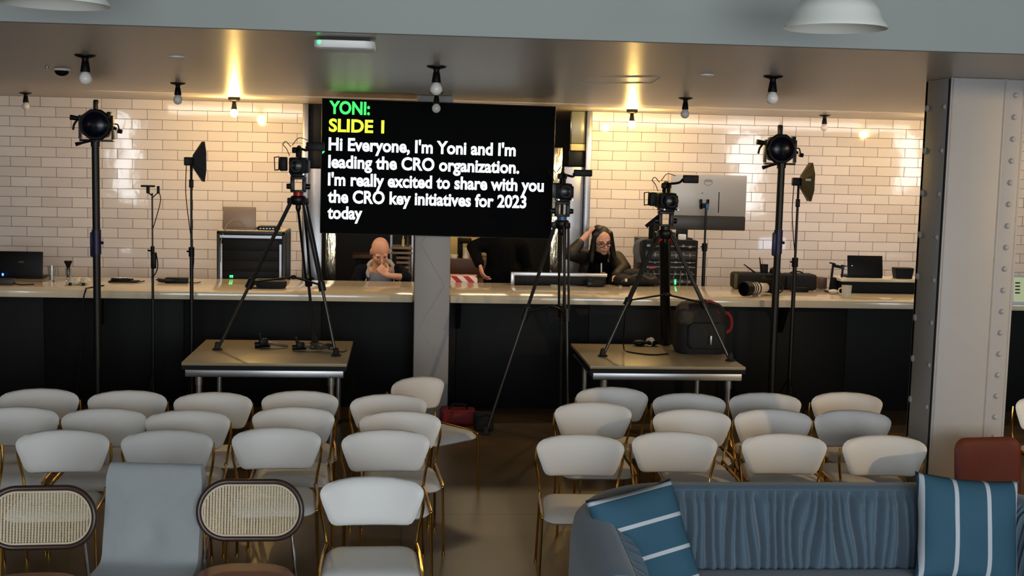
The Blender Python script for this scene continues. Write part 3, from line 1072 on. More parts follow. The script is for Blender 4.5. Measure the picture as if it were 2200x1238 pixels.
mb.grid(inner, fine_n, NV)
part('pleated_back', mb, M_VELVET, sofa, sharp=180)
mb = MB()
sc = [(x + (SX0 + SX1) / 2, y) for x, y in rrect(SX1 - SX0 - .20, .92, .26, 10)]
part('seat_cushion', pad([(x, y + SY - .10 - .46) for x, y in sc], lambda x, y, e: Vector((x, y, .345 + e)), .20, 8, 9), M_VELVET, sofa, sharp=70)
mb = MB(); mb.loft([[Vector((x, y + SY - .5, z)) for x, y in sc] for z in (.03, .26)]); part('plinth', mb, M_BLACKM, sofa)


def pillow(name, label, c, size, normal, up, m, thick=.15):
    z = Vector(normal).normalized()
    y = (Vector(up) - z * Vector(up).dot(z)).normalized()
    x = y.cross(z)
    R = Matrix((x, y, z)).transposed().to_4x4()
    mb = MB()
    n = 28
    a = size / 2

    def f(sd):
        def g(u, v):
            X, Y = (u * 2 - 1), (v * 2 - 1)
            pin = 1 - .075 * (1 - Y * Y) * X * X
            pin2 = 1 - .075 * (1 - X * X) * Y * Y
            e = max(0, (1 - X ** 4) * (1 - Y ** 4)) ** .55
            wob = .008 * mnoise.noise(Vector((X * 1.7, Y * 1.7, sd)))
            return Vector((a * X * pin, a * Y * pin2, sd * thick / 2 * e + wob * e))
        return g
    mb.grid(f(1), n, n)
    mb.grid(f(-1), n, n)
    bmesh.ops.remove_doubles(mb.bm, verts=mb.bm.verts, dist=1e-5)
    o = bpy.data.objects.new(name, _finish(mb, name, m, Vector(), 80))
    COL.objects.link(o)
    o.matrix_world = Matrix.Translation(c) @ R
    o['label'] = label
    o['category'] = 'pillow'
    o['group'] = 'striped pillows on the blue sofa'
    return o


TEAL, STR = (58, 94, 114), (196, 200, 208)
m1 = stripe_mat('striped_cover_across', TEAL, STR, 'Y', (-.207, -.07, .07, .207), .0085)
m2 = stripe_mat('striped_cover_upright', TEAL, STR, 'X', (-.218, -.074, .074, .218), .0095)
c = at(1384, 1162, Y=5.17)
pillow('throw_pillow', 'blue pillow with white stripes running across, at the left end of the sofa', c, .46, (.36, -.82, .40), (-.27, .32, 1.0), m1)
c = at(2078, 1138, Y=5.32)
pillow('throw_pillow', 'blue pillow with upright white stripes at the right end of the sofa', c, .485, (-.04, -.93, .34), (.10, .36, 1.0), m2)

# ---------------------------------------------------------------- stage decks
DK = .695


def deck(x0, x1, y0, y1, label):
    t = thing('stage_deck', label, 'stage platform', ((x0 + x1) / 2, (y0 + y1) / 2, 0), 'folding stage decks in front of the bar')
    mb = MB(); mb.box(((x0 + x1) / 2, (y0 + y1) / 2, DK - .012), (x1 - x0, y1 - y0, .024), bev=.003); part('deck_board', mb, M_DECK, t)
    mb = MB()
    for y in (y0 + .012, y1 - .012):
        mb.box(((x0 + x1) / 2, y, DK - .04), (x1 - x0, .02, .032))
    for x in (x0 + .012, x1 - .012):
        mb.box((x, (y0 + y1) / 2, DK - .04), (.02, y1 - y0 - .05, .032))
    part('edge_trim', mb, M_BLACK, t)
    mb = MB()
    mb.box(((x0 + x1) / 2, y0 + .03, DK - .085), (x1 - x0 - .05, .045, .055), bev=.005)
    mb.box(((x0 + x1) / 2, y1 - .03, DK - .085), (x1 - x0 - .05, .045, .055), bev=.005)
    for x in (x0 + .05, x1 - .05):
        mb.box((x, (y0 + y1) / 2, DK - .085), (.045, y1 - y0 - .12, .055), bev=.005)
    part('frame', mb, M_ALU, t)
    for x in (x0 + .12, x1 - .12):
        for y in (y0 + .06, y1 - .06):
            mb = MB(); mb.cyl((x, y, .02), (x, y, DK - .085), .024, n=18); mb.cyl((x, y, DK - .18), (x, y, DK - .10), .030, n=18)
            lg = part('leg', mb, M_ALU, t)
            mb = MB(); mb.cyl((x, y, 0), (x, y, .03), .030, n=16); part('foot', mb, M_RUBBER, lg)
    return t


dA = at(387, 781, Z=DK); dB = at(745, 782, Z=DK)
deck(dA.x, dB.x, 9.43, 10.6, 'square stage deck left of the slim column with a camera tripod on it')
dC = at(1268, 786, Z=DK); dD = at(1602, 789, Z=DK)
deck(dC.x, dD.x, 9.45, 10.6, 'square stage deck right of the aisle holding a tripod and a backpack')

# ---------------------------------------------------------------- tripods and cameras


def lerp(a, b, t):
    return Vector(a) * (1 - t) + Vector(b) * t


def tripod(apex, feet, ring, label, spread=.55, wide=.022):
    base = Vector((apex[0], apex[1], min(f[2] for f in feet)))
    t = thing('camera_tripod', label, 'tripod', base, 'video tripods facing the stage')
    apex = Vector(apex)
    mb = MB(); mb.lathe([(.045, -.06), (.062, -.03), (.062, .0), (.052, .012)], apex, n=20); mb.ell(apex + Vector((0, 0, -.075)), (.022, .022, .045)); part('crown', mb, M_BLACKM, t)
    for f in feet:
        f = Vector(f)
        d = (f - apex); dh = Vector((d.x, d.y, 0)).normalized()
        top = apex + dh * .055 + Vector((0, 0, -.03))
        side = dh.cross(Vector((0, 0, 1)))
        mid = lerp(top, f, spread)
        low = lerp(top, f, .97)
        mb = MB()
        for s in (-1, 1):
            mb.tube([top + side * s * wide * 1.15, mid + side * s * wide * .9], .0105, 8)
        mb.box(top, (.06, .05, .05), rz(math.atan2(dh.y, dh.x)), bev=.008)
        mb.tube([lerp(top, f, spread - .03), mid + (f - top) * .03], .030, 10)
        m2_ = lerp(top, f, spread - .02)
        mb.ell(m2_ + side * .038, .013, n=8, m=6)
        lg = part('leg', mb, M_BLACKM, t)
        mb = MB(); mb.tube([m2_, low], .0125, 10); part('lower_tube', mb, mat('grey_tube', (70, 68, 64), .3, .7), lg)
        mb = MB(); mb.box(f + Vector((0, 0, .034)), (.05, .06, .068), rz(math.atan2(dh.y, dh.x)), bev=.012, taper=(.6, .6)); mb.lathe([(.040, 0), (.042, .008), (.030, .016)], f, n=14); part('foot', mb, M_RUBBER, lg)
    # spreader
    mb = MB()
    hub = apex * 0
    ms = [lerp(apex, f, spread + .0) for f in feet]
    for q in ms:
        hub += q / 3
    hub = Vector((hub.x, hub.y, hub.z + .04))
    for q in ms:
        mb.tube([hub, q], .008, 8)
    mb.ell(hub, (.025, .025, .018), n=12, m=6)
    part('spreader', mb, M_BLACKM, t)
    # fluid head
    mb = MB(); mb.cyl(apex + Vector((0, 0, .010)), apex + Vector((0, 0, .04)), .040, n=24); part('level_ring', mb, ring, t, 'coloured ring under the head')
    mb = MB()
    h0 = apex + Vector((0, 0, .04))
    for s in (-1, 1):
        mb.box(h0 + Vector((s * .046, 0, .052)), (.030, .07, .105), bev=.008)
        mb.cyl(h0 + Vector((s * .06, 0, .045)), h0 + Vector((s * .092, 0, .045)), .024, .020, n=14)
    mb.box(h0 + Vector((0, 0, .008)), (.10, .08, .018), bev=.005)
    mb.box(h0 + Vector((0, 0, .112)), (.12, .10, .022), bev=.006)
    part('fluid_head', mb, M_BLACKM, t)
    return t, h0 + Vector((0, 0, .124))


def video_camera(base, label, mon, lcd=True, screenfront=False, hood=False):
    """base = top of the tripod plate; lens towards the stage (-Y)"""
    t = thing('video_camera', label, 'video camera', base, 'video cameras facing the stage')
    b = Vector(base)
    mb = MB()
    mb.box(b + Vector((0, .03, .085)), (.135, .24, .125), bev=.012)
    mb.box(b + Vector((.045, .02, .08)), (.075, .20, .10), bev=.012)
    mb.box(b + Vector((0, .0, .012)), (.10, .22, .024), bev=.004)
    part('body', mb, M_BLACK, t)
    ln = b + Vector((0, -.09, .085))
    mb = MB(); mb.lathe([(.048, 0), (.050, .02), (.046, .05), (.052, .07), (.055, .12), (.050, .125)], ln, (0, -1, 0), n=28); lens = part('lens', mb, M_BLACK, t)
    mb = MB(); mb.lathe([(.046, .123), (.030, .127), (.001, .129)], ln, (0, -1, 0), n=24); part('front_glass', mb, M_GLASSLENS, lens)
    mb = MB(); mb.tube(spline([b + Vector((0, -.07, .15)), b + Vector((0, -.07, .20)), b + Vector((0, -.02, .222)), b + Vector((0, .07, .222)), b + Vector((0, .10, .15))], 5), .016, 8)
    mb.box(b + Vector((-.01, -.03, .205)), (.075, .06, .045), bev=.01)
    part('top_handle', mb, M_BLACK, t)
    if lcd:
        mb = MB()
        mb.box(b + Vector((-.115, -.01, .095)), (.055, .10, .11), bev=.008)
        o = [(-.150, .05), (-.182, .045), (-.186, .145), (-.150, .150)]
        mb.tube([b + Vector((x, -.02, z)) for x, z in o + [o[0]]], .006, 6)
        part('side_screen', mb, M_BLACK, t)
    if mon:
        mx, mz, mw, mh = mon
        mb = MB(); mb.tube(spline([b + Vector((.01, -.02, .22)), b + Vector((mx * .5, -.02, mz - .03)), b + Vector((mx - mw / 2, -.02, mz))], 4), .010, 8)
        mb.box(b + Vector((mx, -.02, mz)), (mw, .045, mh), bev=.008)
        part('monitor', mb, M_BLACK, t)
    mb = MB()
    mb.tube(spline([b + Vector((-.06, 0, .23)), b + Vector((-.10, 0, .27)), b + Vector((-.12, 0, .245)), b + Vector((-.095, 0, .215)), b + Vector((-.07, 0, .16))], 6), .0035, 6)
    mb.tube(spline([b + Vector((-.05, 0, .24)), b + Vector((0, 0, .30)), b + Vector((.07, 0, .285))], 6), .0035, 6)
    part('cable_loop', mb, M_BLACK, t)
    for s in (-1, 1):
        mb = MB(); mb.cyl(b + Vector((s * .055, -.08, .02)), b + Vector((s * .055, -.21, .02)), .0075, n=8); part('rail', mb, M_ALU, t)
    if screenfront:
        mb = MB(); mb.box(b + Vector((.03, -.10, .09)), (.075, .01, .055), bev=.004); part('glass_plate', mb, mat('grey_glass', (62, 70, 78), .12), t)
    return t


LY = 9.95
apx = at(641, 424, Y=LY)
tA, topA = tripod(apx, [at(467, 752, Z=DK), at(722, 765, Z=DK), at(676, 738, Z=DK)], M_RED, 'black camera tripod with a red collar standing on the left stage deck')
video_camera(topA, 'black video camera on the red-collared tripod left of the screen', (.13, .235, .14, .07))
RYC = 9.98
apx2 = at(1429, 497, Y=RYC)
tB, topB = tripod(apx2, [at(1295, 766, Z=DK), at(1569, 776, Z=DK), at(1430, 741, Z=DK)], M_BLACKM, 'heavy black camera tripod standing on the right stage deck', wide=.03)
mb = MB(); pz = at(1430, 741, Z=DK)
mb.tube([apx2 + Vector((0, .03, -.05)), Vector((pz.x, pz.y, DK + .002))], .042, 14); part('centre_column', mb, M_BLACKM, tB)
for s in (-1, 1):
    mb = MB(); mb.tube([apx2 + Vector((s * .03, -.02, -.06)), apx2 + Vector((s * .09, -.03, -.11))], .012, 8); part('red_clip', mb, M_RED, tB)
mb = MB(); mb.tube([topB + Vector((-.06, 0, -.04)), at(1388, 487, Y=RYC)], [.011, .016], 8); part('pan_handle', mb, M_BLACK, tB)
video_camera(topB, 'black video camera with a top monitor in front of the silver display', (.19, .262, .125, .065), screenfront=True)
MY = 10.15
apx3 = at(1207, 476, Y=MY)
f1 = at(1043, 934, Z=0); f2 = at(1268, 925, Z=0); f3 = Vector((1.36, 10.55, 0))
tC, topC = tripod(apx3, [(f1.x, f1.y, 0), (1.36, 10.02, 0), f3], M_BLUEA, 'tall black camera tripod with a blue collar standing on the floor before the bar', spread=.42)
video_camera(topC, 'black video camera on the blue-collared tripod right of the screen', (.16, .235, .15, .055), lcd=False)

# ---------------------------------------------------------------- stage lights on poles


def stage_light_pole(px_top, py_top, py_lamp, label, lab2):
    Y = 10.3
    p = at(px_top, py_top, Y=Y)
    x = p.x
    zt = p.z
    t = thing('lighting_pole', label, 'light stand', (x, Y, 0), 'thick black lighting poles')
    mb = MB(); mb.lathe([(.24, 0), (.24, .012), (.05, .03), (.04, .05)], (x, Y, 0), n=32); part('base_plate', mb, M_BLACKM, t)
    mb = MB(); mb.cyl((x, Y, .03), (x, Y, zt), .030, n=20); mb.cyl((x, Y, zt - .02), (x, Y, zt + .02), .036, n=20); part('pole', mb, M_BLACKM, t)
    zc = at(px_top, 520, Y=Y).z
    mb = MB(); mb.cyl((x, Y, zc - .10), (x, Y, zc + .10), .037, n=16); mb.box((x - .03, Y, zc - .02), (.035, .05, .20), bev=.01); mb.tube([(x + .03, Y, zc), (x + .055, Y, zc - .01)], .012, 8); part('clamp_collar', mb, mat('navy_metal', (28, 26, 62), .4, .3), t)
    # lamp
    c = at(px_top, py_lamp, Y=Y - .02)
    h = thing('stage_light', lab2, 'stage light', (c.x, c.y, c.z - .16), 'stage lights on the black poles')
    mb = MB()
    mb.lathe([(.06, -.16), (.10, -.15), (.125, -.06), (.128, .0), (.120, .015)], c, (0, -1, 0), n=10)
    mb.box(c + Vector((0, .08, 0)), (.18, .16, .20), bev=.03)
    mb.box(c + Vector((.105, .02, .075)), (.03, .06, .06), bev=.006)
    part('housing', mb, M_BLACK, h)
    mb = MB(); mb.lathe([(.104, .013), (.085, .026), (.05, .036), (.001, .040)], c, (0, -1, 0), n=28); part('lens', mb, M_BLUELENS, h)
    mb = MB()
    for s in (-1, 1):
        mb.box(c + Vector((s * .128, .04, -.02)), (.016, .06, .19), bev=.004)
    mb.box(c + Vector((0, .04, -.125)), (.262, .06, .018), bev=.004)
    mb.cyl(c + Vector((0, .03, -.165)), c + Vector((0, .03, -.115)), .024, n=12)
    part('yoke', mb, M_BLACKM, h)
    mb = MB(); mb.box(c + Vector((-.005, .05, .150)), (.042, .045, .10), bev=.012); part('top_clamp', mb, M_BLACKM, h)
    mb = MB(); mb.cyl(c + Vector((-.13, .04, .045)), c + Vector((-.205, .04, .055)), .018, .022, n=10); mb.tube(spline([c + Vector((-.15, .04, .035)), c + Vector((-.175, .04, 0)), c + Vector((-.185, .04, -.045))], 4), .009, 8); part('tilt_knob', mb, M_BLACK, h)
    mb = MB(); mb.cyl(c + Vector((.13, .04, -.02)), c + Vector((.155, .04, -.03)), .012, n=8); mb.tube(spline([c + Vector((.14, .04, .01)), c + Vector((.165, .04, .005)), c + Vector((.175, .04, -.03))], 4), .006, 6); mb.cyl(c + Vector((.165, .04, -.045)), c + Vector((.20, .04, -.05)), .018, n=10); part('tilt_knob', mb, M_BLACK, h)
    mb = MB(); mb.tube([c + Vector((-.02, .02, -.125)), c + Vector((-.10, .0, -.145)), c + Vector((-.155, -.01, -.160))], [.008, .010, .017], 8); part('handle', mb, M_BLACK, h)
    return t


stage_light_pole(205, 310, 268, 'thick black lighting pole at the left in front of the bar', 'black stage light with a blue lens on the left pole')
stage_light_pole(1679, 356, 320, 'thick black lighting pole at the right in front of the bar', 'black stage light with a dark lens on the right pole')

# slim stands with softbox lights


def slim_stand(px_top, py_top, Y, label, thick, plate=False):
    p = at(px_top, py_top, Y=Y)
    t = thing('slim_light_stand', label, 'light stand', (p.x, Y, 0), 'slim black stands around the bar')
    x, zt = p.x, p.z
    z1, z2 = 1.10 + .35, 1.05
    mb = MB(); mb.cyl((x, Y, .05), (x, Y, z1), thick, n=10); part('lower_tube', mb, M_BLACKM, t)
    mb = MB(); mb.cyl((x, Y, z1 - .02), (x, Y, zt), thick * .62, n=10); part('upper_tube', mb, M_BLACKM, t)
    mb = MB(); mb.cyl((x, Y, z1 - .06), (x, Y, z1 + .02), thick * 1.5, n=10); mb.tube([(x, Y, z1 - .02), (x - .04, Y, z1 - .015)], .008, 6); part('lock_collar', mb, M_BLACK, t)
    if plate:
        mb = MB(); mb.lathe([(.11, 0), (.11, .014), (.03, .03), (.02, .06)], (x, Y, 0), n=24); part('base_plate', mb, M_BLACKM, t)
    for k in range(0 if plate else 3):
        a = k * 2 * PI / 3 + .4
        mb = MB(); mb.tube([(x, Y, .42), (x + .30 * math.cos(a) * .75, Y + .22 * math.sin(a), .01)], .009, 8); part('leg', mb, M_BLACKM, t)
    return t, Vector((x, Y, zt))


def softbox(base, label, ang, m, tag=False):
    c = base + Vector((0.02, 0, .175))
    h = thing('softbox_light', label, 'softbox light', base, 'softbox lights on slim stands')
    R = rz(ang)
    ax = R @ Vector((1, 0, 0))
    mb = MB()
    n = 8
    for prof in (((.055, -.005), (.172, .075), (.172, .082)),):
        loops = []
        for r, d in prof:
            loops.append([c + R @ Vector((d, r * math.cos(2 * PI * k / n + PI / 8), r * math.sin(2 * PI * k / n + PI / 8) * 1.05)) for k in range(n)])
        mb.loft(loops, cap1=False)
    part('reflector', mb, m, h, sharp=20)
    mb = MB(); mb.lathe([(.170, .080), (.10, .088), (.001, .090)], c, ax, n=8); part('diffuser', mb, M_WHITEPL, h)
    mb = MB(); mb.box(c + R @ Vector((-.04, 0, 0)), (.075, .06, .07), R, bev=.008); part('lamp_body', mb, M_BLACK, h)
    mb = MB(); mb.tube([c + R @ Vector((-.02, 0, -.03)), base + Vector((0, 0, -.03))], .011, 8); mb.box(base + Vector((0, 0, -.01)), (.035, .03, .07), bev=.006); part('bracket', mb, M_BLACK, h)
    if tag:
        mb = MB(); mb.box(c + R @ Vector((.035, -.115, .02)), (.05, .004, .02), R @ rz(-.6), bev=.001); part('name_tag', mb, M_PAPER, h)
    mb = MB(); mb.tube(spline([c + R @ Vector((-.06, 0, -.03)), base + Vector((-.045, 0, -.10)), base + Vector((-.012, 0, -.40)), base + Vector((.018, 0, -.62)), base + Vector((.01, 0, -.75))], 6), .004, 6); part('cable', mb, M_BLACK, h)
    return h


st, top = slim_stand(411, 392, 10.66, 'slim black stand left of the flight case carrying a dark softbox', .016)
softbox(top, 'dark grey softbox on a slim stand left of the flight case', .30, mat('dark_softbox', (54, 54, 58), .6))
st, top = slim_stand(1714, 434, 10.62, 'slim black stand beside the right lighting pole carrying an olive softbox', .018)
softbox(top, 'olive brown softbox with a small white tag beside the right pole', -.08, mat('olive_softbox', (96, 84, 54), .55), True)
st, top = slim_stand(327, 415, 10.68, 'thin black stand with a T-shaped microphone bar near the left pole', .011)
mb = MB(); tq = at(318, 400, Y=10.68)
mb.box(tq, (.115, .03, .016), bev=.004); mb.cyl(tq, tq + Vector((0, 0, -.06)), .014, n=10); mb.tube([tq + Vector((0, 0, -.055)), Vector((top.x, 10.68, top.z - .02))], .006, 6)
part('tee_bar', mb, M_BLACK, st)
mb = MB(); tq = at(340, 408, Y=10.68); mb.box(tq, (.022, .02, .065), bev=.005); mb.tube(spline([tq, at(345, 430, Y=10.68), at(335, 470, Y=10.68), at(329, 490, Y=10.68)], 6), .004, 6)
mb.tube([tq + Vector((0, 0, -.02)), top + Vector((0, 0, -.04))], .005, 6)
part('microphone_clip', mb, M_BLACK, st)
mb = MB(); tq = at(330, 560, Y=10.66); mb.box(tq, (.045, .04, .14), bev=.015); mb.tube(spline([tq + Vector((.02, 0, .07)), at(339, 570, Y=10.64), at(334, 588, Y=10.64), at(326, 596, Y=10.66)], 5), .005, 6); part('receiver', mb, M_BLACK, st)
st, top = slim_stand(1517, 448, 12.35, 'slim black stand with a forked clamp in front of the silver display', .018, True)
mb = MB()
tq = at(1513, 440, Y=12.35)
for s in (-1, 1):
    mb.box(tq + Vector((s * .033, 0, .005)), (.03, .02, .10), ry(s * .08), bev=.006)
mb.box(tq + Vector((0, 0, -.01)), (.09, .02, .05), bev=.006)
part('phone_clamp', mb, M_BLACK, st)
mb = MB(); mb.box(tq + Vector((.030, -.012, -.02)), (.026, .006, .06), bev=.002); part('clamp_pad', mb, M_BLUEA, st, 'blue pad on the clamp')

# ---------------------------------------------------------------- things on and behind the bar


def laptop(hx, hy, hz, w, label, m, h=.22, tilt=.25, glow=0, depth=.23, rot=0.0, group=None, base_m=None):
    """lid back towards the viewer, keyboard on the far side"""
    t = thing('laptop', label, 'laptop', (hx, hy, hz), group, 0)
    R = rz(rot)
    mb = MB(); mb.box(Vector((hx, hy, hz + .011)) + R @ Vector((0, depth / 2, 0)), (w, depth, .02), R, bev=.006); part('base', mb, base_m or m, t)
    L = R @ rx(tilt)
    c = Vector((hx, hy, hz + .018)) + L @ Vector((0, 0, h / 2))
    mb = MB(); mb.box(c, (w, .012, h), L, bev=.006); lid = part('lid', mb, m, t)
    mb = MB(); mb.box(c + L @ Vector((0, .0075, .004)), (w - .03, .003, h - .04), L)
    part('display', mb, M_LAPSCREEN if glow else M_SCREEN, lid)
    return t, c, L


# counter depth helper: a point on the counter seen at a pixel
def on_bar(px, py):
    return at(px, py, Z=BT)


p0, p1 = at(-8, 597, Y=11.86), at(98, 597, Y=11.86)
lt, lc, LL = laptop((p0.x + p1.x) / 2 - .02, 11.84, BT, p1.x - p0.x, 'black laptop at the left end of the bar, lid towards the camera', M_BLACK, h=.235, tilt=-.10)
p = at(6, 590, Y=11.80)
mb = MB(); mb.ell(p, (.010, .004, .014), n=8, m=6); part('status_light', mb, M_LEDBLUE, lt)
q = at(42, 572, Y=11.8)
mb = MB(); mb.box((lc.x + .03, lc.y - .0075, lc.z + .02), (.05, .002, .014), LL); part('lid_badge', mb, mat('dull_badge', (70, 54, 44), .4), lt)

p = on_bar(12, 612)
t = thing('power_adapter', 'dark power adapter lying in front of the left laptop', 'adapter', (p.x, p.y, BT))
mb = MB(); mb.box((p.x, p.y, BT + .028), (.16, .09, .055), bev=.014); part('body', mb, mat('dark_grey_plastic', (52, 46, 40), .5), t)
mb = MB(); mb.tube(spline([(p.x + .07, p.y - .02, BT + .02), (p.x + .13, p.y - .03, BT + .006), (p.x + .2, p.y - .01, BT + .006), (p.x + .24, p.y + .01, BT + .006)], 5), .005, 6); part('lead', mb, M_BLACK, t)

p = on_bar(112, 605)
t = single('water_glass', MB().lathe([(.026, 0), (.037, .145), (.034, .145), (.024, .008), (.001, .008)], (p.x, p.y, BT), n=28, cap1=False), M_GLASS, 'clear drinking glass on the bar beside the left laptop', 'glass', (p.x, p.y, BT))
p = on_bar(147, 601)
t = thing('jar', 'tall glass jar with a flared black lid beside the drinking glass', 'jar', (p.x, p.y, BT))
mb = MB(); mb.lathe([(.024, 0), (.027, .11), (.024, .11), (.021, .006), (.001, .006)], (p.x, p.y, BT), n=24, cap1=False); part('glass_body', mb, M_GLASS, t)
mb = MB(); mb.lathe([(.010, .02), (.014, .11), (.022, .135), (.036, .165), (.036, .175), (.001, .176)], (p.x, p.y, BT), n=24); part('lid', mb, M_BLACK, t)
p = on_bar(172, 612)
t = thing('plastic_bag', 'crumpled clear plastic bag lying by the left pole', 'plastic bag', (p.x, p.y, BT))
mb = MB()
for j in range(6):
    a = j * 1.1
    mb.ell((p.x + .05 * math.cos(a), p.y + .04 * math.sin(a * 1.7), BT + .035), (.05, .04, .032), rz(a), n=10, m=7)
part('film', mb, mat('milky_film', (226, 214, 186), .2, spec=.7), t)
for dx in (-.07, .045):
    mb = MB(); mb.box((p.x + dx, p.y - .065, BT + .012), (.028, .02, .022), bev=.004); part('clip', mb, M_BLACK, t)


def cable_pile(name, label, c, r, n, seed, m=None, base=None, flat=.4):
    rg = random.Random(seed)
    t = thing(name, label, 'cable', (c[0], c[1], c[2]))
    mb = MB()
    pts = []
    for k in range(n * 7):
        a = k / 7 * 2 * PI * .93
        rr = r * (.55 + .4 * rg.random())
        pts.append((c[0] + rr * math.cos(a) * 1.5, c[1] + rr * math.sin(a) * .6, c[2] + .007 + .03 * rg.random() * flat + .004 * (k // 7)))
    mb.tube(spline(pts, 4), .0055, 6)
    part('coil', mb, m or M_BLACK, t)
    if base:
        mb = MB(); mb.box((c[0] + base[0], c[1] + base[1], c[2] + base[4] / 2), (base[2], base[3], base[4]), bev=.006); part('box', mb, M_BLACK, t)
    mb = MB(); mb.tube(spline([pts[-1], (c[0] + r * 1.9, c[1] - .03, c[2] + .008), (c[0] + r * 2.6, c[1] + .04, c[2] + .008)], 6), .005, 6); part('tail', mb, m or M_BLACK, t)
    return t


p = on_bar(262, 606); cable_pile('cable_coil', 'dark cable coil on a black tray right of the left pole', (p.x, p.y, BT), .075, 4, 1, base=(.02, 0, .26, .14, .014))
p = on_bar(368, 608); cable_pile('cable_coil', 'tangled brown and black cables on the bar below the thin microphone stand', (p.x, p.y, BT), .10, 6, 2, m=mat('brown_cable', (48, 40, 30), .5), base=(.05, 0, .20, .10, .05))
# loose cable over the bar edge by the left pole
p = on_bar(190, 618)
e = at(180, 640, Y=10.88); e2 = at(176, 720, Y=10.88); e3 = at(166, 830, Y=10.88)
single('hanging_cable', MB().tube(spline([(p.x + .1, 11.3, BT + .006), (p.x + .02, 11.05, BT + .008), (e.x + .01, 10.915, BT + .01), (e.x - .01, 10.895, BB - .03), (e2.x, 10.9, e2.z), (e3.x, 10.9, e3.z), (e3.x - .02, 10.88, .006), (e3.x + .1, 10.75, .006)], 6), .0065, 6), M_BLACK, 'black cable hanging over the bar edge beside the left pole', 'cable', (p.x, p.y, BT))

# flight case with laptop
cY = 12.16
pa, pb = at(466, 600, Y=cY), at(612, 600, Y=cY)
ctop = at(500, 497, Y=cY).z
cw = pb.x - pa.x
cxm = (pa.x + pb.x) / 2
fc = thing('flight_case', 'tall black rack flight case with aluminium edges behind the bar', 'flight case', (cxm, cY + .3, 0))
mb = MB(); mb.box((cxm, cY + .30, (ctop + .10) / 2), (cw - .012, .58, ctop - .10 - .02), bev=.004); part('shell', mb, M_BLACK, fc)
mb = MB()
for s in (-1, 1):
    for y in (cY + .01, cY + .59):
        mb.box((cxm + s * (cw / 2 - .014), y, (ctop + .10) / 2), (.030, .03, ctop - .10), bev=.004)
for y in (cY + .01, cY + .59):
    mb.box((cxm, y, ctop - .014), (cw, .03, .028), bev=.004); mb.box((cxm, y, .114), (cw, .03, .028), bev=.004)
for s in (-1, 1):
    mb.box((cxm + s * (cw / 2 - .014), cY + .30, ctop - .014), (.028, .56, .028), bev=.004)
part('edge_profile', mb, mat('dark_edge_metal', (46, 46, 46), .4, .6), fc)
mb = MB(); mb.box((cxm, cY - .008, ctop - .05), (cw - .06, .01, .026)); mb.box((cxm - cw / 2 + .042, cY - .008, ctop * .5), (.020, .01, ctop - .24)); mb.box((cxm + cw / 2 - .042, cY - .008, ctop * .5), (.020, .01, ctop - .24)); part('rack_rails', mb, M_ALU, fc)
mb = MB()
for k in range(6):
    mb.box((cxm, cY + .002, ctop - .13 - k * .10), (cw - .12, .02, .098), bev=.002)
part('rack_units', mb, mat('rack_face', (7, 8, 9), .5, spec=.2), fc)
for dx, col in ((-.14, M_LEDGREEN), (-.125, M_LEDGREEN)):
    g2 = at(497, 594, Y=cY - .01)
    mb = MB(); mb.box((g2.x + (dx + .1325) * 1.2, cY - .009, g2.z), (.012, .006, .022)); part('indicator_light', mb, col, fc)
mb = MB(); mb.box((cxm, cY + .30, ctop + .004), (cw - .02, .56, .008)); part('lid', mb, mat('case_lid_light', (190, 178, 150), .5), fc)
for s in (-1, 1):
    for y in (cY + .08, cY + .52):
        mb = MB(); mb.cyl((cxm + s * (cw / 2 - .09) - .015, y, .05), (cxm + s * (cw / 2 - .09) + .015, y, .05), .05, n=18); mb.box((cxm + s * (cw / 2 - .09), y, .09), (.05, .06, .03)); part('castor', mb, M_RUBBER, fc)
pl, pr_ = at(479, 486, Y=cY + .15), at(550, 486, Y=cY + .15)
laptop((pl.x + pr_.x) / 2, cY + .13, ctop + .008, pr_.x - pl.x, 'grey laptop open on top of the flight case', M_GREYCASE, h=.205, tilt=-.12)
pc = [(cxm - .06, cY + .10, ctop + .03), (cxm - .14, cY + .09, ctop + .10), (cxm - .22, cY + .06, ctop + .075), (cxm - .255, cY + .01, ctop + .0), (cxm - .285, cY - .02, ctop - .12), (cxm - .29, cY - .02, ctop - .30)]
single('looped_cable', MB().tube(spline(pc, 6), .006, 6), mat('grey_cable', (120, 104, 84), .5), 'grey cable looping down from the laptop over the flight case', 'cable', pc[0])
pl, pr_ = at(553, 490, Y=cY + .1), at(598, 490, Y=cY + .1)
t = thing('router_box', 'flat black box beside the laptop on the flight case', 'equipment box', ((pl.x + pr_.x) / 2, cY + .2, ctop + .008))
mb = MB(); mb.box(((pl.x + pr_.x) / 2, cY + .2, ctop + .008 + .019), (pr_.x - pl.x, .2, .036), bev=.006); part('body', mb, M_BLACK, t)
mb = MB()
for k in range(5):
    mb.box((pl.x + .03 + k * .03, cY + .099, ctop + .026), (.016, .004, .010))
part('ports', mb, M_ALU, t)

p = on_bar(583, 619)
t = thing('shoulder_bag', 'small black bag with a grey rim lying on the bar under the left tripod', 'bag', (p.x, p.y, BT))
mb = MB(); mb.loft([[Vector((p.x + x * s, p.y + y * s, BT + z)) for x, y in rrect(.27, .16, .06)] for s, z in ((.92, .002), (1, .02), (1.02, .05), (1.0, .07), (.8, .062))]); part('body', mb, M_BLACKCLOTH, t)
mb = MB(); rr = [Vector((p.x + x, p.y + y, BT + .072)) for x, y in rrect(.275, .165, .06)]; mb.tube(rr + rr[:2], .007, 6); part('rim', mb, mat('grey_rim', (112, 104, 84), .5), t)
mb = MB(); mb.tube(spline([(p.x - .12, p.y, BT + .05), (p.x - .18, p.y - .02, BT + .012), (p.x - .15, p.y - .08, BT + .008), (p.x - .08, p.y - .085, BT + .01)], 5), .010, 6); part('strap', mb, M_BLACKCLOTH, t)

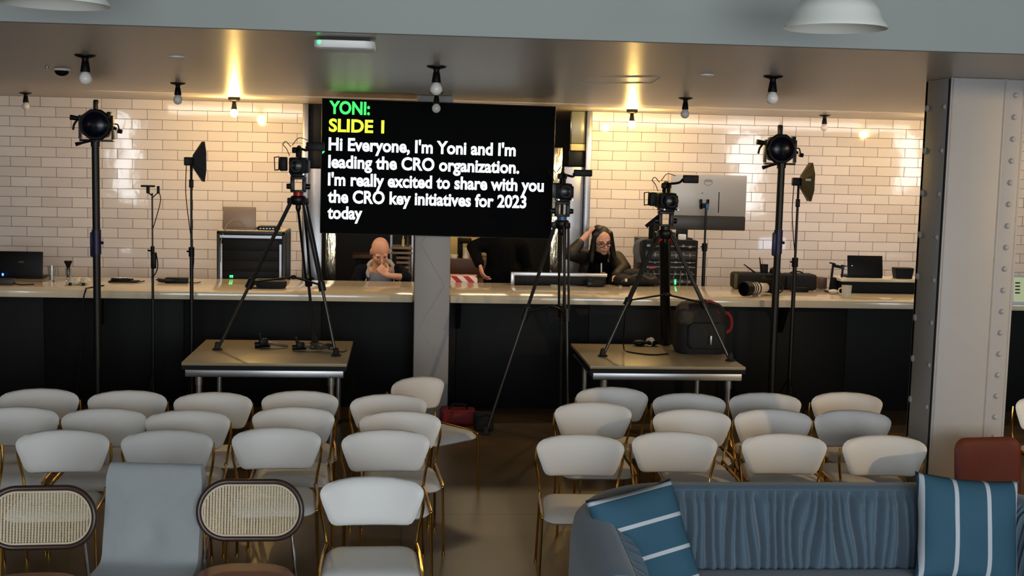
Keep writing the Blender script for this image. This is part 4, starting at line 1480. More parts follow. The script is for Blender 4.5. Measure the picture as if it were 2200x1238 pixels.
# low case right of the column: aluminium rim, dark front
pa, pb = at(1097, 608, Y=11.92), at(1304, 608, Y=11.92)
t = thing('tray_case', 'low dark case with an aluminium rim on the bar in front of the standing man', 'case', ((pa.x + pb.x) / 2, 12.0, BT))
hh = .125
mb = MB(); mb.box(((pa.x + pb.x) / 2, 11.99, BT + hh / 2), (pb.x - pa.x - .02, .14, hh - .02), bev=.004); part('body', mb, M_BLACK, t)
mb = MB(); mb.box(((pa.x + pb.x) / 2, 11.93, BT + hh - .016), (pb.x - pa.x, .03, .034), bev=.004); mb.box((pa.x + .018, 11.925, BT + hh / 2), (.036, .03, hh), bev=.004); mb.box((pb.x - .018, 12.0, BT + hh - .014), (.036, .16, .028), bev=.004); part('rim', mb, M_ALU, t)
for k in range(4):
    mb = MB(); mb.cyl((pa.x + .3 + k * .09, 11.98, BT + hh), (pa.x + .3 + k * .09, 11.98, BT + hh + .018), .009, n=8); part('knob', mb, M_ALU, t)
p = on_bar(1277, 616)
t = thing('camera_battery', 'small black camera gadget on the bar in front of the low case', 'gadget', (p.x, p.y, BT))
mb = MB(); mb.box((p.x, p.y, BT + .03), (.17, .10, .06), bev=.012); mb.box((p.x - .05, p.y - .03, BT + .06), (.05, .04, .03), bev=.008); part('body', mb, M_BLACK, t)
mb = MB(); mb.cyl((p.x - .055, p.y - .052, BT + .035), (p.x - .055, p.y - .062, BT + .035), .014, n=12); part('lens', mb, M_GLASSLENS, t)
# dark bag heap by the man leaning on the bar
p = on_bar(1345, 614)
t = thing('equipment_bag', 'slumped black bag with straps on the bar beside the man in glasses', 'bag', (p.x, p.y, BT))
mb = MB()
for dx, dy, dz, r in ((0, 0, .06, (.13, .10, .062)), (.14, .02, .07, (.12, .09, .072)), (.08, .02, .11, (.12, .08, .06)), (.24, .02, .055, (.09, .08, .057))):
    mb.ell((p.x + dx, p.y + dy, BT + dz), r, n=18, m=12)
part('body', mb, M_BLACKCLOTH, t)
mb = MB(); mb.tube(spline([(p.x - .06, p.y - .08, BT + .05), (p.x + .02, p.y - .11, BT + .10), (p.x + .12, p.y - .11, BT + .12), (p.x + .22, p.y - .09, BT + .08), (p.x + .28, p.y - .07, BT + .10)], 6), .011, 6); part('strap', mb, mat('olive_strap', (66, 60, 42), .7), t)
mb = MB(); mb.box((p.x - .02, p.y - .105, BT + .065), (.022, .01, .03), bev=.002); part('buckle', mb, M_PAPER, t)

# equipment rack right
rY = 12.16
pa, pb = at(1380, 600, Y=rY), at(1498, 600, Y=rY)
rtop = at(1450, 517, Y=rY).z
cw = pb.x - pa.x; cxm = (pa.x + pb.x) / 2
rk = thing('equipment_rack', 'black rack full of wired equipment behind the heavy tripod', 'equipment rack', (cxm, rY + .25, 0))
mb = MB(); mb.box((cxm, rY + .27, rtop / 2), (cw, .5, rtop), bev=.006); part('cabinet', mb, M_BLACK, rk)
for k, (z0, hgt) in enumerate(((.03, .055), (.10, .09), (.20, .035), (.25, .03), (.31, .05), (.38, .06))):
    mb = MB()
    mb.box((cxm, rY + .008, rtop - z0 - hgt / 2), (cw - .04, .02, hgt - .008), bev=.003)
    ru = part('rack_unit', mb, mat('rack_grey', (24, 23, 22), .5) if k % 2 else M_BLACK, rk)
    mb = MB()
    rg = random.Random(k)
    for j in range(7):
        mb.box((cxm - cw / 2 + .05 + j * (cw - .1) / 6.5, rY - .004, rtop - z0 - hgt / 2 + rg.uniform(-.006, .006)), (rg.uniform(.012, .035), .006, hgt * .42))
    mb.box((cxm, rY - .001, rtop - z0 - hgt / 2), (cw - .06, .004, .006))
    part('connectors', mb, mat('dull_metal', (120, 116, 108), .4, .6), ru)
mb = MB()
for k in range(9):
    x = pa.x + .05 + k * .055
    mb.tube(spline([(x, rY - .01, rtop - .30), (x + .02 * math.sin(k), rY - .03, rtop - .40), (x - .02 * math.cos(k * 2), rY - .02, rtop - .52), (x, rY - .012, rtop - .62)], 4), .005, 6)
part('patch_cables', mb, mat('grey_cable2', (84, 84, 80), .5), rk)
mb = MB(); g2 = at(1451, 606, Y=rY - .02); mb.box((g2.x, rY - .015, g2.z), (.012, .008, .05)); part('indicator_light', mb, M_LEDGREEN, rk)
mb = MB(); g2 = at(1400, 575, Y=rY - .02); mb.box((g2.x, rY - .012, g2.z), (.05, .008, .022)); part('red_plug', mb, M_RED, rk)
# clutter on the rack
p = at(1411, 515, Y=rY + .15)
t = thing('black_canister', 'black canister on the left of the equipment rack', 'canister', (p.x - .02, rY + .2, rtop))
mb = MB(); mb.cyl((p.x - .02, rY + .2, rtop), (p.x - .02, rY + .2, rtop + .15), .055, n=20); mb.cyl((p.x - .02, rY + .2, rtop + .15), (p.x - .02, rY + .2, rtop + .17), .060, n=20); part('body', mb, M_BLACK, t)
p = at(1463, 515, Y=rY + .15)
single('white_adapter', MB().box((p.x, rY + .1, rtop + .03), (.07, .06, .055), bev=.006), M_WHITEPL, 'small white block on the equipment rack under the display', 'adapter', (p.x, rY + .1, rtop))
p = at(1381, 545, Y=rY - .02)
t = thing('cable_bundle', 'clipped bundle of pale cables hanging at the left side of the equipment rack', 'cable', (pa.x - .03, rY + .05, rtop - .05))
mb = MB()
for k in range(6):
    x = pa.x - .02 - .008 * k
    mb.tube(spline([(x + .05, rY + .02, rtop + .01), (x - .02, rY, rtop - .02), (x - .03 - .006 * (k % 3), rY - .02, rtop - .12), (x, rY - .01, rtop - .22)], 5), .006, 6)
part('strands', mb, mat('grey_cable2', (84, 84, 80), .5), t)

# silver display seen from behind
mY = 12.42
a, b = at(1450, 383, Y=mY), at(1600, 374, Y=mY)
zb = at(1526, 495, Y=mY).z
zt_ = at(1526, 376, Y=mY).z
mx0, mx1 = at(1441, 430, Y=mY).x, at(1603, 430, Y=mY).x
mcx, mw = (mx0 + mx1) / 2, mx1 - mx0
im = thing('desktop_display', 'large silver desktop display seen from behind, standing on the equipment rack', 'display', (mcx, mY + .05, rtop))
Rm = rz(0.0)
chin = (zt_ - zb) * .255
mb = MB(); mb.box((mcx, mY + .015, (zt_ + zb + chin) / 2), (mw, .04, zt_ - zb - chin), bev=.008); part('back_cover', mb, M_SILVER, im)
mb = MB(); mb.box((mcx, mY + .015, zb + chin / 2), (mw, .042, chin - .003), bev=.006); part('lower_cover', mb, M_DKBROWN, im)
mb = MB(); mb.box((mcx, mY + .040, (zt_ + zb) / 2), (mw - .02, .012, zt_ - zb - .02)); part('screen', mb, M_SCREEN, im)
mb = MB()
for s, z in ((-1, .075), (1, .075), (1, -.08)):
    mb.cyl((mcx - .005 + s * .065, mY - .004, (zt_ + zb) / 2 + .04 + z - .02), (mcx - .005 + s * .065, mY - .009, (zt_ + zb) / 2 + .04 + z - .02), .008, n=10)
part('screws', mb, M_CHROME, im)
mb = MB(); mb.box((mcx + .105, mY - .004, (zt_ + zb) / 2 + .005), (.010, .006, .21), bev=.002); part('slot', mb, M_BLACK, im)
ring = [Vector((mcx - .01 + .042 * math.cos(2 * PI * k / 24), mY - .006, zt_ - .075 + .030 * math.sin(2 * PI * k / 24))) for k in range(25)]
mb = MB(); mb.tube(ring, .0025, 5); mb.box((mcx - .01, mY - .006, zt_ - .062), (.08, .003, .010)); part('back_emblem', mb, mat('dull_grey_mark', (120, 112, 100), .4, .3), im)
mb = MB()
nx = pb.x - .10
mb.box((nx, mY + .07, (rtop + zb + .15) / 2), (.12, .03, zb + .15 - rtop), bev=.006); mb.box((nx - .02, mY + .06, rtop + .006), (.22, .20, .012), bev=.004)
part('stand', mb, M_BLACKM, im)

# large camera with white zoom lens lying on the bar, and bag
p = on_bar(1610, 638)
cb_ = thing('telephoto_camera', 'camera with a long white banded lens lying on the bar near the right pole', 'camera', (p.x, p.y, BT))
rl = .062
ax = Vector((-.84, -.54, 0)).normalized()
c0 = Vector((p.x + .10, p.y + .09, BT + rl + .012))
mb = MB(); mb.lathe([(.040, -.12), (.046, -.04), (.055, .02), (.058, .10)], c0, ax, n=28); part('lens_barrel', mb, mat('white_lens_paint', (226, 214, 196), .35), cb_)
mb = MB()
for z in (.005, .045, .075):
    mb.lathe([(.0565, z), (.060, z + .003), (.060, z + .012), (.0575, z + .015)], c0, ax, n=28)
part('grip_rings', mb, M_RUBBER, cb_)
mb = MB(); mb.lathe([(.058, .10), (.067, .115), (.068, .19), (.062, .192), (.060, .12), (.001, .118)], c0, ax, n=28, cap1=False); part('lens_hood', mb, M_BLACK, cb_)
mb = MB(); bc = c0 - ax * .16; mb.box(bc + Vector((0, 0, .02)), (.15, .09, .14), rz(math.atan2(ax.x, -ax.y)), bev=.018); mb.box(bc + Vector((0, 0, .10)), (.06, .07, .05), rz(.4), bev=.015); part('body', mb, M_BLACK, cb_)
mb = MB(); mb.box(c0 + ax * .03 + Vector((.0, 0, -.062)), (.03, .06, .024), rz(math.atan2(ax.x, -ax.y)), bev=.005); part('lens_foot', mb, M_ALU, cb_)
mb = MB(); mb.tube(spline([bc + Vector((.07, 0, .06)), bc + Vector((.12, -.03, .0)), bc + Vector((.08, -.08, -.04)), bc + Vector((.0, -.06, -.05))], 5), .008, 6); part('strap', mb, M_BLACKCLOTH, cb_)

p = at(1618, 618, Y=11.88)
t = thing('camera_bag', 'long black equipment bag with antennas behind the white lens', 'bag', (p.x, 11.92, BT))
pa, pb = at(1577, 618, Y=11.86), at(1690, 618, Y=11.86)
hgt = at(1620, 587, Y=11.86).z - BT
mb = MB(); mb.box(((pa.x + pb.x) / 2, 11.95, BT + hgt / 2), (pb.x - pa.x, .20, hgt), bev=.03, seg=3); part('body', mb, M_BLACKCLOTH, t)
mb = MB(); mb.box((pa.x + .012, 11.845, BT + hgt / 2), (.03, .02, hgt - .02), bev=.004); part('corner_strip', mb, M_KHAKI, t)
mb = MB(); q = at(1643, 583, Y=11.9); mb.box((q.x, 11.92, BT + hgt + .035), (.065, .05, .10), bev=.006); q2 = at(1666, 586, Y=11.9); mb.ell((q2.x, 11.92, BT + hgt + .015), (.055, .045, .045), n=14, m=9); part('top_gear', mb, M_BLACK, t)
for (ax0, ay0), (bx0, by0) in (((1636, 590), (1632, 553)), ((1622, 586), (1598, 568))):
    q, q2 = at(ax0, ay0, Y=11.9), at(bx0, by0, Y=11.9)
    mb = MB(); mb.tube([q, q2], [.010, .005], 6); part('antenna', mb, M_BLACK, t)
pa, pb = at(1690, 618, Y=11.84), at(1755, 618, Y=11.84)
h2 = at(1720, 590, Y=11.84).z - BT
t = thing('soft_case', 'black soft case on the bar to the right of the right pole', 'bag', ((pa.x + pb.x) / 2, 11.92, BT))
mb = MB(); mb.box(((pa.x + pb.x) / 2, 11.94, BT + h2 / 2), (pb.x - pa.x, .22, h2), bev=.025, seg=3); part('body', mb, M_BLACKCLOTH, t)
mb = MB(); mb.tube(spline([(pa.x + .05, 11.94, BT + h2 - .005), (pa.x + .09, 11.94, BT + h2 + .018), (pa.x + .16, 11.94, BT + h2 + .018), (pa.x + .20, 11.94, BT + h2 - .005)], 4), .008, 6); part('handle', mb, M_BLACKCLOTH, t)
p = on_bar(1719, 628)
single('card_reader', MB().box((p.x, p.y + .03, BT + .022), (.155, .09, .042), bev=.006), M_BLACK, 'small flat black box on the bar in front of the soft case', 'gadget', (p.x, p.y + .03, BT))

# raised shelf with laptop at the right
sY = 11.62
pa = at(1808, 623, Y=sY)
x1 = 6.2
zs = at(1870, 600, Y=sY).z
t = thing('raised_shelf', 'raised black shelf with a white top at the right end of the bar', 'shelf', ((pa.x + x1) / 2, sY + .18, BT))
mb = MB(); mb.box(((pa.x + x1) / 2, sY + .19, (BT + zs - .03) / 2), (x1 - pa.x - .02, .33, zs - .03 - BT), bev=.003); part('body', mb, M_BLACKPANEL, t)
mb = MB(); mb.box(((pa.x + x1) / 2, sY + .19, zs - .014), (x1 - pa.x + .02, .37, .028), bev=.004); part('top', mb, M_COUNTER, t)
pl, pr_ = at(1822, 597, Y=sY + .1), at(1898, 597, Y=sY + .1)
ltp, lc, LL = laptop((pl.x + pr_.x) / 2, sY + .12, zs, pr_.x - pl.x, 'black convertible laptop leaning open on the raised shelf', M_BLACK, h=.20, tilt=-.18, glow=1, depth=.2)
mb = MB(); mb.ell((lc.x - .13, lc.y - .008, lc.z + .0), (.008, .002, .008), n=10, m=6); part('lid_badge', mb, M_CHROME, ltp)
pl = at(1937, 597, Y=sY + .1)
t = thing('card_box', 'small black box on the raised shelf beside the riveted column', 'box', (pl.x + .02, sY + .12, zs))
mb = MB(); mb.loft([[Vector((pl.x + .02 + x, sY + .13 + y, zs + z)) for x, y in rrect(w, .12, .012)] for w, z in ((.150, .001), (.175, .06), (.185, .105))]); part('body', mb, M_BLACK, t)

p = on_bar(1792, 628)
t = thing('tablet_stand', 'black tablet stand with a cut-out on the bar beside the white mug', 'tablet stand', (p.x, p.y, BT))
R = rx(-.22) @ ry(-.08)
R2 = ry(.19) @ rx(-.30)
b0 = Vector((p.x + .015, p.y + .02, BT + .012))
mb = MB()
mb.box(b0 + R2 @ Vector((0, 0, .065)), (.125, .012, .13), R2, bev=.004)
for s in (-1, 1):
    mb.box(b0 + R2 @ Vector((s * .051, 0, .18)), (.022, .012, .11), R2, bev=.004)
mb.box(b0 + R2 @ Vector((0, 0, .245)), (.125, .014, .03), R2, bev=.004)
part('plate', mb, M_BLACK, t)
mb = MB()
for s in (-1, 1):
    mb.box(b0 + R2 @ Vector((s * .06, 0, .265)), (.06, .02, .010), R2, bev=.002)
part('grip', mb, M_BLACK, t)
mb = MB(); mb.box((p.x - .005, p.y - .02, BT + .007), (.16, .13, .012), bev=.004); part('base', mb, M_BLACK, t)
p2 = on_bar(1769, 622)
single('small_carton', MB().box((p2.x, p2.y + .08, BT + .058), (.075, .10, .114), rz(.2), bev=.003), mat('brown_carton', (110, 86, 80), .6), 'small brown carton behind the tablet stand', 'box', (p2.x, p2.y + .08, BT))
p2 = on_bar(1787, 631)
single('crumpled_napkin', MB().ell((p2.x, p2.y - .04, BT + .026), (.05, .035, .020), rz(.3), n=12, m=7), M_PAPER, 'crumpled white napkin on the foot of the tablet stand', 'napkin', (p2.x, p2.y - .04, BT + .012))
p = on_bar(1818, 640)
t = thing('mug', 'white ceramic mug on the bar beside the tablet stand', 'mug', (p.x, p.y, BT))
mb = MB(); mb.lathe([(.034, 0), (.040, .01), (.047, .115), (.044, .115), (.037, .012), (.001, .010)], (p.x, p.y, BT), n=30, cap1=False); part('cup', mb, M_CERAMIC, t)
mb = MB(); mb.tube(spline([(p.x - .042, p.y, BT + .09), (p.x - .070, p.y, BT + .085), (p.x - .074, p.y, BT + .05), (p.x - .040, p.y, BT + .03)], 5), .006, 8); part('handle', mb, M_CERAMIC, t)
p = on_bar(1903, 643)
single('note_card', MB().box((p.x, p.y, BT + .004), (.11, .14, .006), bev=.001), M_PAPER, 'pale paper card lying flat on the bar near the riveted column', 'card', (p.x, p.y, BT))
# right of the riveted column
p = on_bar(2186, 655)
t = thing('payment_tablet', 'white framed tablet standing on the bar right of the riveted column', 'tablet', (p.x, p.y, BT))
mb = MB(); mb.box((p.x, p.y, BT + .135), (.12, .014, .27), rx(-.1), bev=.005); part('frame', mb, M_WHITEPL, t)
mb = MB(); mb.box((p.x, p.y - .008, BT + .14), (.10, .003, .22), rx(-.1)); ps = part('screen', mb, mat('pale_green_screen', (190, 200, 160), .3, emit=.35, ecol=(200, 210, 160)), t)
mb = MB()
for k in range(4):
    mb.box((p.x - .015, p.y - .0115 + (.05 - k * .03) * .1, BT + .20 - k * .03), (.045, .002, .012), rx(-.1))
part('screen_marks', mb, M_BLACK, ps)
mb = MB(); mb.box((p.x, p.y + .03, BT + .008), (.10, .09, .014), bev=.003); part('foot', mb, M_WHITEPL, t)

# ---------------------------------------------------------------- things on the decks and floor
q = at(1488, 768, Z=DK)
bx, by = at(1484, 745, Z=DK).x, 10.20
bp_ = thing('backpack', 'large black backpack with red straps standing on the right stage deck', 'backpack', (bx, by, DK))
bh = at(1490, 655, Y=10.1).z - DK + .02
mb = MB()
secs = [(.92, .90, .0), (1.0, 1.0, .04), (1.02, 1.03, .16), (.98, .98, bh - .12), (.90, .90, bh - .05), (.72, .74, bh - .015), (.50, .55, bh)]
mb.loft([[Vector((bx + x * a, by + y * b, DK + z)) for x, y in rrect(.42, .30, .09, 8)] for a, b, z in secs])
part('body', mb, M_BLACKCLOTH, bp_)
mb = MB(); mb.loft([[Vector((bx + .02 + x * a, by - .15 - d, DK + .16 + y * a)) for x, y in rrect(.32, .22, .05, 5)] for a, d in ((1, 0), (1, .02), (.96, .03), (.88, .034))]); part('front_pocket', mb, M_BLACKCLOTH, bp_)
mb = MB(); mb.tube(spline([(bx - .07, by - .135, DK + bh - .085), (bx - .06, by - .10, DK + bh - .03), (bx + .0, by - .085, DK + bh + .002), (bx + .07, by - .085, DK + bh + .004), (bx + .11, by - .10, DK + bh - .03), (bx + .12, by - .14, DK + bh - .09)], 6), .012, 10)
part('handle', mb, M_REDCLOTH, bp_, 'red carrying strap')
mb = MB(); mb.tube(spline([(bx + .195, by - .02, DK + .34), (bx + .235, by - .03, DK + .325), (bx + .262, by - .03, DK + .27), (bx + .255, by - .03, DK + .20), (bx + .215, by - .03, DK + .17)], 6), .016, 10); part('side_strap', mb, M_REDCLOTH, bp_)
mb = MB(); mb.box((bx - .15, by - .14, DK + bh - .12), (.13, .07, .13), ry(.15), bev=.03, seg=3); mb.box((bx - .17, by - .11, DK + bh - .04), (.09, .06, .07), ry(-.3), bev=.02); part('camouflage_pouch', mb, mat('dark_camouflage', (52, 46, 34), .8, var=.5, vscale=26), bp_)
mb = MB(); mb.box((bx + .05, by - .21, DK + .13), (.012, .006, .075), bev=.002); part('zip_pull', mb, M_ALU, bp_)


def grip_clamp(px, py, label, seed, s=1.0):
    c = at(px, py, Z=DK)
    t = thing('light_clamp', label, 'clamp', (c.x, c.y, DK), 'black clamps lying on the stage decks')
    mb = MB(); mb.cyl(c + Vector((-.07 * s, 0, .026)), c + Vector((.05 * s, .02, .030)), .026 * s, n=12); mb.box(c + Vector((.0, 0, .05 * s)), (.07 * s, .05, .06 * s), rz(.3), bev=.01); part('jaw', mb, M_BLACK, t)
    mb = MB(); mb.tube(spline([c + Vector((.04 * s, 0, .04)), c + Vector((.10 * s, -.01, .034)), c + Vector((.19 * s, .03, .016))], 5), [.014] * 11, 8); part('arm', mb, mat('dull_metal', (120, 116, 108), .4, .6), t)
    mb = MB(); mb.cyl(c + Vector((-.02, 0, .075 * s)), c + Vector((-.035, 0, .12 * s)), .014, n=10); part('knob', mb, M_BLACK, t)


grip_clamp(566, 748, 'black lamp clamp lying at the middle of the left stage deck', 1, 1.0)
grip_clamp(645, 754, 'black lamp clamp lying at the right foot of the left tripod', 2, .9)
c = at(692, 756, Z=DK)
cable_pile('cable_coil', 'brown cable heap at the right end of the left stage deck', (c.x, c.y, DK), .075, 5, 8, m=mat('brown_cable', (48, 40, 30), .5), flat=1.6)
c = at(1370, 742, Z=DK)
t = thing('headphones', 'white and black earpiece lying on the right stage deck by the tripod', 'headphones', (c.x + .08, c.y - .02, DK))
c = at(1394, 744, Z=DK)
mb = MB(); mb.cyl(c + Vector((0, 0, .035)), c + Vector((.03, .02, .040)), .036, n=16); part('ear_cup', mb, mat('pale_pad', (216, 194, 170), .6), t)
mb = MB(); mb.ell(c + Vector((.03, .02, .030)), (.05, .05, .028)); mb.ell(c + Vector((-.08, .02, .026)), (.06, .05, .025)); part('case', mb, M_BLACK, t)
pts_ = [at(1347, 690, Y=10.05), at(1338, 738, Y=10.08)]
c1, c2, c3, c4, c5 = [at(x, y, Z=DK) + Vector((0, 0, .006)) for x, y in ((1340, 752), (1352, 758), (1400, 764), (1436, 762), (1330, 778))]
single('deck_cable', MB().tube(spline([at(1345, 640, Y=10.1), at(1341, 700, Y=10.1), c1 + Vector((0, 0, .01)), c2, c3, c4], 6), .006, 6), M_BLACK, 'thin black cable curling over the right stage deck', 'cable', (c1.x, c1.y, DK))
# floor things near the slim column
p = at(985, 916, Z=0)
t = thing('red_bag', 'red bag on the floor to the right of the slim column', 'bag', (p.x, p.y + .12, 0))
mb = MB(); mb.box((p.x, p.y + .12, .065), (.30, .22, .13), bev=.03, seg=3); part('body', mb, mat('red_bag_cloth', (128, 14, 16), .6, bump=.1, bscale=60), t)
mb = MB(); mb.tube(spline([(p.x - .08, p.y + .1, .125), (p.x - .05, p.y + .08, .17), (p.x + .05, p.y + .08, .17), (p.x + .08, p.y + .1, .125)], 5), .010, 6); part('handle', mb, M_BLACKCLOTH, t)
p = at(1040, 928, Z=0)
t = thing('black_bag', 'low black bag on the floor beside the red bag', 'bag', (p.x, p.y + .08, 0))
mb = MB(); mb.box((p.x, p.y + .1, .07), (.16, .20, .14), bev=.02, seg=3); part('body', mb, M_BLACKCLOTH, t)
mb = MB(); mb.tube(spline([(p.x - .05, p.y, .12), (p.x + .03, p.y - .01, .15), (p.x + .07, p.y, .10)], 5), .008, 6); part('handle', mb, M_BLACKCLOTH, t)
# dark cloth tucked at the bar right of the column
q0, q1, q2 = at(972, 648, Y=10.9), at(1012, 668, Y=11.15), at(980, 700, Y=11.15)
# ---------------------------------------------------------------- kitchen behind the opening
t = thing('wooden_shelf', 'dark wooden shelf edge in the kitchen behind the bald man', 'shelf', (at(800, 560, Y=14.2).x, 14.3, 0))
a, b = at(757, 551, Y=14.2), at(832, 551, Y=14.2)
mb = MB(); mb.box(((a.x + b.x) / 2, 14.35, a.z), (b.x - a.x, .4, .045), bev=.004); part('board', mb, M_WOOD, t)
mb = MB(); mb.box(((a.x + b.x) / 2, 14.4, a.z / 2 - .02), (b.x - a.x - .06, .3, a.z - .045)); part('cabinet', mb, M_BLACK, t)
a, b = at(838, 545, Y=14.1), at(888, 545, Y=14.1)
ztop = at(860, 524, Y=14.1).z
t = thing('tray_rack', 'grey rack stacked with trays to the right of the bald man', 'rack', ((a.x + b.x) / 2, 14.3, 0))
mb = MB()
for x in (a.x + .01, b.x - .01):
    for y in (14.12, 14.5):
        mb.box((x, y, (ztop + .12) / 2), (.02, .02, ztop + .12))
part('posts', mb, M_STEEL, t)
for k in range(9):
    z = ztop - .05 - k * .055
    mb = MB(); mb.box(((a.x + b.x) / 2 + (.02 if k > 1 else 0), 14.3, z), (b.x - a.x - (.10 if 1 < k < 8 else .02), .42, .026), bev=.006); part('tray', mb, mat('worn_tray', (128, 112, 96), .5), t)
for k, px in enumerate((866, 876)):
    q = at(px, 524, Y=14.12)
    single('bottle', MB().lathe([(.016, 0), (.016, .075), (.008, .095), (.007, .12), (.001, .121)], (q.x, 14.2, ztop - .037), n=14), mat('pale_bottle', (206, 196, 140), .3) if k == 0 else mat('dark_bottle', (64, 56, 40), .2), ('pale bottle on top of the tray rack' if k == 0 else 'brown bottle on top of the tray rack'), 'bottle', (q.x, 14.2, ztop - .037))
# lit kitchen cabinet right of the slim column
a, b = at(966, 556, Y=13.9), at(1030, 556, Y=13.9)
zc = a.z
t = thing('kitchen_cabinet', 'brown wooden cabinet in the kitchen right of the slim column', 'cabinet', ((a.x + b.x) / 2 + .05, 14.2, 0))
mb = MB(); mb.box(((a.x + b.x) / 2 + .05, 14.15, zc / 2), (b.x - a.x + .14, .5, zc), bev=.006); part('body', mb, M_WOOD, t)
for k in range(2):
    mb = MB(); mb.box(((a.x + b.x) / 2 + .05, 13.892, zc - .10 - k * .22), (b.x - a.x + .08, .02, .19), bev=.004); dr = part('drawer', mb, M_WOOD, t)
mb = MB(); mb.box(((a.x + b.x) / 2 + .05, 14.42, zc + .22), (b.x - a.x + .14, .03, .44)); part('back_board', mb, mat('cream_board', (226, 202, 130), .6), t)
q = at(1001, 548, Y=13.98)
single('hourglass_jar', MB().lathe([(.035, 0), (.037, .02), (.024, .055), (.034, .09), (.036, .12), (.001, .121)], (q.x, 14.0, zc), n=20), M_CERAMIC, 'waisted cream jar on the kitchen cabinet', 'jar', (q.x, 14.0, zc))
q = at(975, 552, Y=13.98)
single('cream_dish', MB().lathe([(.04, 0), (.05, .03), (.05, .04), (.001, .04)], (q.x, 14.0, zc), n=20), M_CERAMIC, 'low cream dish on the kitchen cabinet beside the column', 'dish', (q.x, 14.0, zc))
q = at(990, 548, Y=14.08)
single('coffee_machine', MB().box((q.x - .005, 14.18, zc + .11), (.055, .16, .22), bev=.008).box((q.x + .05, 14.15, zc + .19), (.14, .16, .06), bev=.01), M_BLACK, 'black coffee machine on the kitchen cabinet', 'machine', (q.x, 14.18, zc))
# barrier-striped box
a, b = at(968, 606, Y=12.2), at(1026, 609, Y=12.2)
sm = bpy.data.materials.new('barrier_stripes')
sm.use_nodes = True
N, L = sm.node_tree.nodes, sm.node_tree.links
tcn = N.new('ShaderNodeTexCoord'); wv = N.new('ShaderNodeTexWave'); wv.wave_type = 'BANDS'; wv.bands_direction = 'DIAGONAL'; wv.inputs['Scale'].default_value = 5.2; wv.inputs['Distortion'].default_value = 0
gt = N.new('ShaderNodeMath'); gt.operation = 'GREATER_THAN'; gt.inputs[1].default_value = .5
mxn = N.new('ShaderNodeMix'); mxn.data_type = 'RGBA'; mxn.inputs[6].default_value = (*lin((232, 222, 208)), 1); mxn.inputs[7].default_value = (*lin((178, 22, 26)), 1)
L.new(tcn.outputs['Object'], wv.inputs['Vector']); L.new(wv.outputs['Fac'], gt.inputs[0]); L.new(gt.outputs[0], mxn.inputs[0]); L.new(mxn.outputs[2], N['Principled BSDF'].inputs['Base Color'])
zz = at(995, 594, Y=12.2).z
single('striped_box', MB().box(((a.x + b.x) / 2, 12.32, zz / 2), (b.x - a.x, .2, zz), bev=.006), sm, 'red and white striped box behind the bar right of the slim column', 'box', ((a.x + b.x) / 2, 12.32, 0))

# ---------------------------------------------------------------- people


def blob(name, mb, m, parent, voxel=.008, smooth=3, label=None):
    """fuse overlapping volumes into one continuous skin"""
    off = OFF[parent]
    me = _finish(mb, name, m, off)
    o = bpy.data.objects.new(name, me)
    COL.objects.link(o)
    r = o.modifiers.new('r', 'REMESH'); r.mode = 'VOXEL'; r.voxel_size = voxel; r.use_smooth_shade = True
    s = o.modifiers.new('s', 'SMOOTH'); s.iterations = smooth; s.factor = .5
    bpy.context.view_layer.update()
    dg = bpy.context.evaluated_depsgraph_get()
    me2 = bpy.data.meshes.new_from_object(o.evaluated_get(dg))
    me2.polygons.foreach_set('use_smooth', [True] * len(me2.polygons))
    o.modifiers.clear()
    o.data = me2
    bpy.data.meshes.remove(me)
    if not me2.materials:
        me2.materials.append(m)
    o.parent = parent
    OFF[o] = off
    if label:
        o['label'] = label
    return o


def head_frame(c, look, up):
    f = Vector(look).normalized()
    u = (Vector(up) - f * Vector(up).dot(f)).normalized()
    r = f.cross(u)                       # the figure's own right is -r when it faces the viewer
    return Matrix((r, f, u)).transposed(), Vector(c)


def add_head(mb, R, c, s=1.0):
    """face along local +y, up local +z"""
    def P(x, y, z):
        return c + R @ Vector((x * s, y * s, z * s))
    mb.ell(P(0, -.012, .022), (.076 * s, .094 * s, .098 * s), R, 20, 14)      # skull
    mb.ell(P(0, .022, -.035), (.062 * s, .066 * s, .075 * s), R, 18, 12)      # face
    mb.ell(P(0, .050, -.090), (.030 * s, .030 * s, .026 * s), R, 14, 10)      # chin
    for sx in (-1, 1):
        mb.ell(P(sx * .040, .010, -.070), (.022 * s, .045 * s, .026 * s), R, 12, 8)   # jaw
        mb.ell(P(sx * .040, .062, -.030), (.020 * s, .018 * s, .018 * s), R, 12, 8)   # cheek
        mb.ell(P(sx * .032, .078, .016), (.026 * s, .012 * s, .009 * s), R, 12, 8)    # brow
        mb.ell(P(sx * .078, -.010, -.012), (.010 * s, .020 * s, .034 * s), R, 12, 8)  # ear
    mb.tube([P(0, .080, .010), P(0, .100, -.028)], [.008 * s, .013 * s], 10)
    mb.ell(P(0, .100, -.030), (.016 * s, .014 * s, .012 * s), R, 12, 8)       # nose tip
    mb.ell(P(0, .084, -.060), (.024 * s, .010 * s, .007 * s), R, 12, 8)       # upper lip
    mb.ell(P(0, .080, -.072), (.020 * s, .010 * s, .007 * s), R, 12, 8)       # lower lip
    return P


